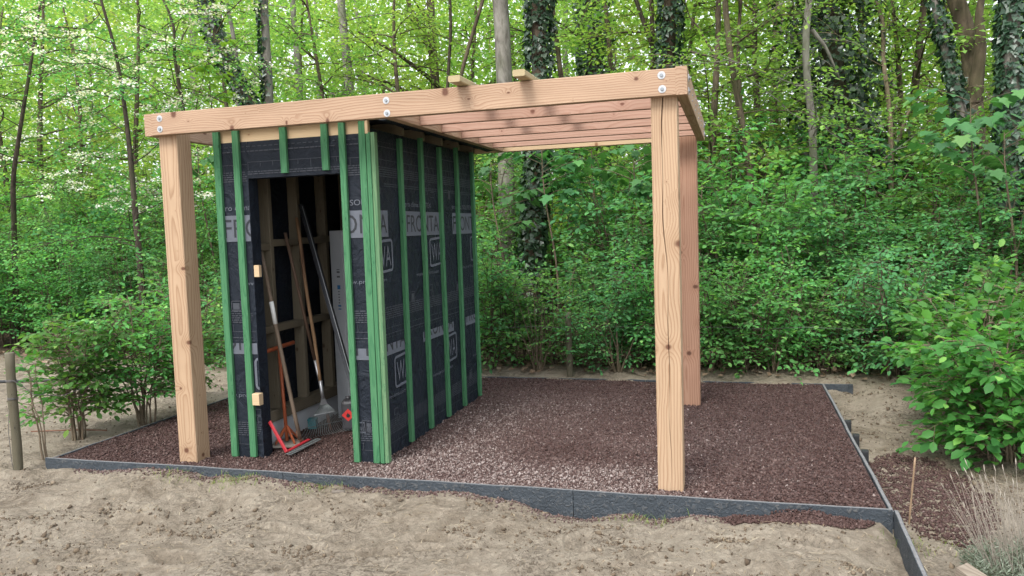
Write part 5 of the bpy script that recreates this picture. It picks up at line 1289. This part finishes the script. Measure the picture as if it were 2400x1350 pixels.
def blades(name, X, Yv, Lr, Wd, mat, label, cat, flat=1.0, parent=None, lean=.6):
    n_ = len(X); a = rng.uniform(0, 2*np.pi, n_); d = np.stack([np.cos(a), np.sin(a), np.zeros(n_)], -1); ln = rng.uniform(*Lr, n_)
    z = terrain(X, Yv)+.003; B = np.stack([X, Yv, z], -1)
    s_ = np.stack([-np.sin(a), np.cos(a), np.zeros(n_)], -1)*Wd
    up = rng.uniform(.6, 1.0, n_)*(1-flat)
    m1 = B+d*(ln*.5*(lean if flat < .9 else 1))[:, None]+UP*(ln*.55*up+.006)[:, None]; m2 = B+d*(ln*(lean*1.3 if flat < .9 else 1))[:, None]+rng.normal(0, .15, (n_, 3))*ln[:, None]*np.array([1, 1, 0])+UP*(ln*.95*up+.002)[:, None]
    V = np.stack([B-s_, B+s_, m1-s_*.8, m1+s_*.8, m2], 1).reshape(-1, 3)
    T_ = (np.array([(0, 1, 3), (0, 3, 2), (2, 3, 4)])[None]+np.arange(n_)[:, None, None]*5).reshape(-1, 3)
    o = obj(name, tri_mesh(name, V, T_, np.repeat(rng.uniform(0, 1, n_), 5)), M[mat], parent)
    if label: kind(tag(o, label, cat), 'stuff')
    return o
n_ = 2300
x = rng.uniform(-5.4, 2.4, n_); y = rng.uniform(-2.0, -.22, n_); kk = (fbm(x*1.1+9, y*1.1, 2) > -.05) | (rng.uniform(size=n_) < .35); x, y = x[kk], y[kk]
x = np.concatenate([x, rng.uniform(1.2, 2.4, 500), rng.uniform(-7, -4.7, 350)]); y = np.concatenate([y, rng.uniform(-.3, 3.5, 500), rng.uniform(-.3, 3, 350)])
blades('straw', x, y, (.02, .10), .0011, 'straw', 'dry straw and root fibres scattered over the bare soil', 'straw', 1.0)
n_ = 420
cx = rng.choice([-2.95, -2.9, -2.3, -.22, 1.22, -3.4], n_); x = cx+rng.normal(0, .10, n_); y = np.where(cx == 1.22, -.33, -.26)+rng.normal(0, .03, n_)*2
blades('grass', x, np.minimum(y, -.185), (.02, .075), .0012, 'grass', 'short sparse grass blades sprouting below the front edging', 'grass', .35)

t = thing('lavender', 'dry lavender plant with pale flower stalks at the bottom right corner', 'plant', (1.62, -.62, terr1(1.62, -.62)))
Lv = Leaves(); Tb = Tubes()
for k in range(520):
    a = rng.uniform(0, 2*np.pi); r_ = .26*math.sqrt(rng.uniform()); b_ = np.array([math.cos(a)*r_, math.sin(a)*r_*.8, 0]); h_ = rng.uniform(.06, .17)*(1.2-r_*2); m_ = 8
    d = np.array([math.cos(a)*r_*1.6, math.sin(a)*r_*1.6, 1])
    q = b_+np.outer(np.linspace(.2, 1, m_)*h_, d); ang = rng.uniform(0, 6.28, m_)
    Lv.add(q, np.stack([np.cos(ang), np.sin(ang), rng.uniform(.4, 1.1, m_)], -1), rng.normal(0, 1, (m_, 3))+UP*.3, rng.uniform(.022, .042, m_))
for k in range(260):
    a = rng.uniform(0, 2*np.pi); r_ = .20*math.sqrt(rng.uniform()); b_ = np.array([math.cos(a)*r_, math.sin(a)*r_*.8, .03]); h_ = rng.uniform(.22, .42)
    d = np.array([math.cos(a)*r_*2.2+rng.normal(0, .12), math.sin(a)*r_*2.2+rng.normal(0, .12), 1]); tt = np.linspace(0, 1, 4)
    P = b_+np.outer(tt*h_, d)+np.outer(tt**2*h_*rng.normal(0, .12), [1, 0, 0])
    Tb.add(P, [.0013, .0012, .0011, .0009], 3)
    if k % 3 == 0: Tb.add(np.array([P[3], P[3]+d*.012, P[3]+d*.03]), [.0012, .0034, .001], 4)
obj('foliage', Lv.mesh('foliage', 'kite', .17), M['lavender_leaf'], t)
sme = Tb.mesh('flower_stalks'); at_ = sme.attributes.new('rnd', 'FLOAT', 'POINT'); at_.data.foreach_set('value', rng.uniform(0, 1, len(sme.vertices)).astype(np.float32))
obj('flower_stalks', sme, M['dry_stalk'], t)
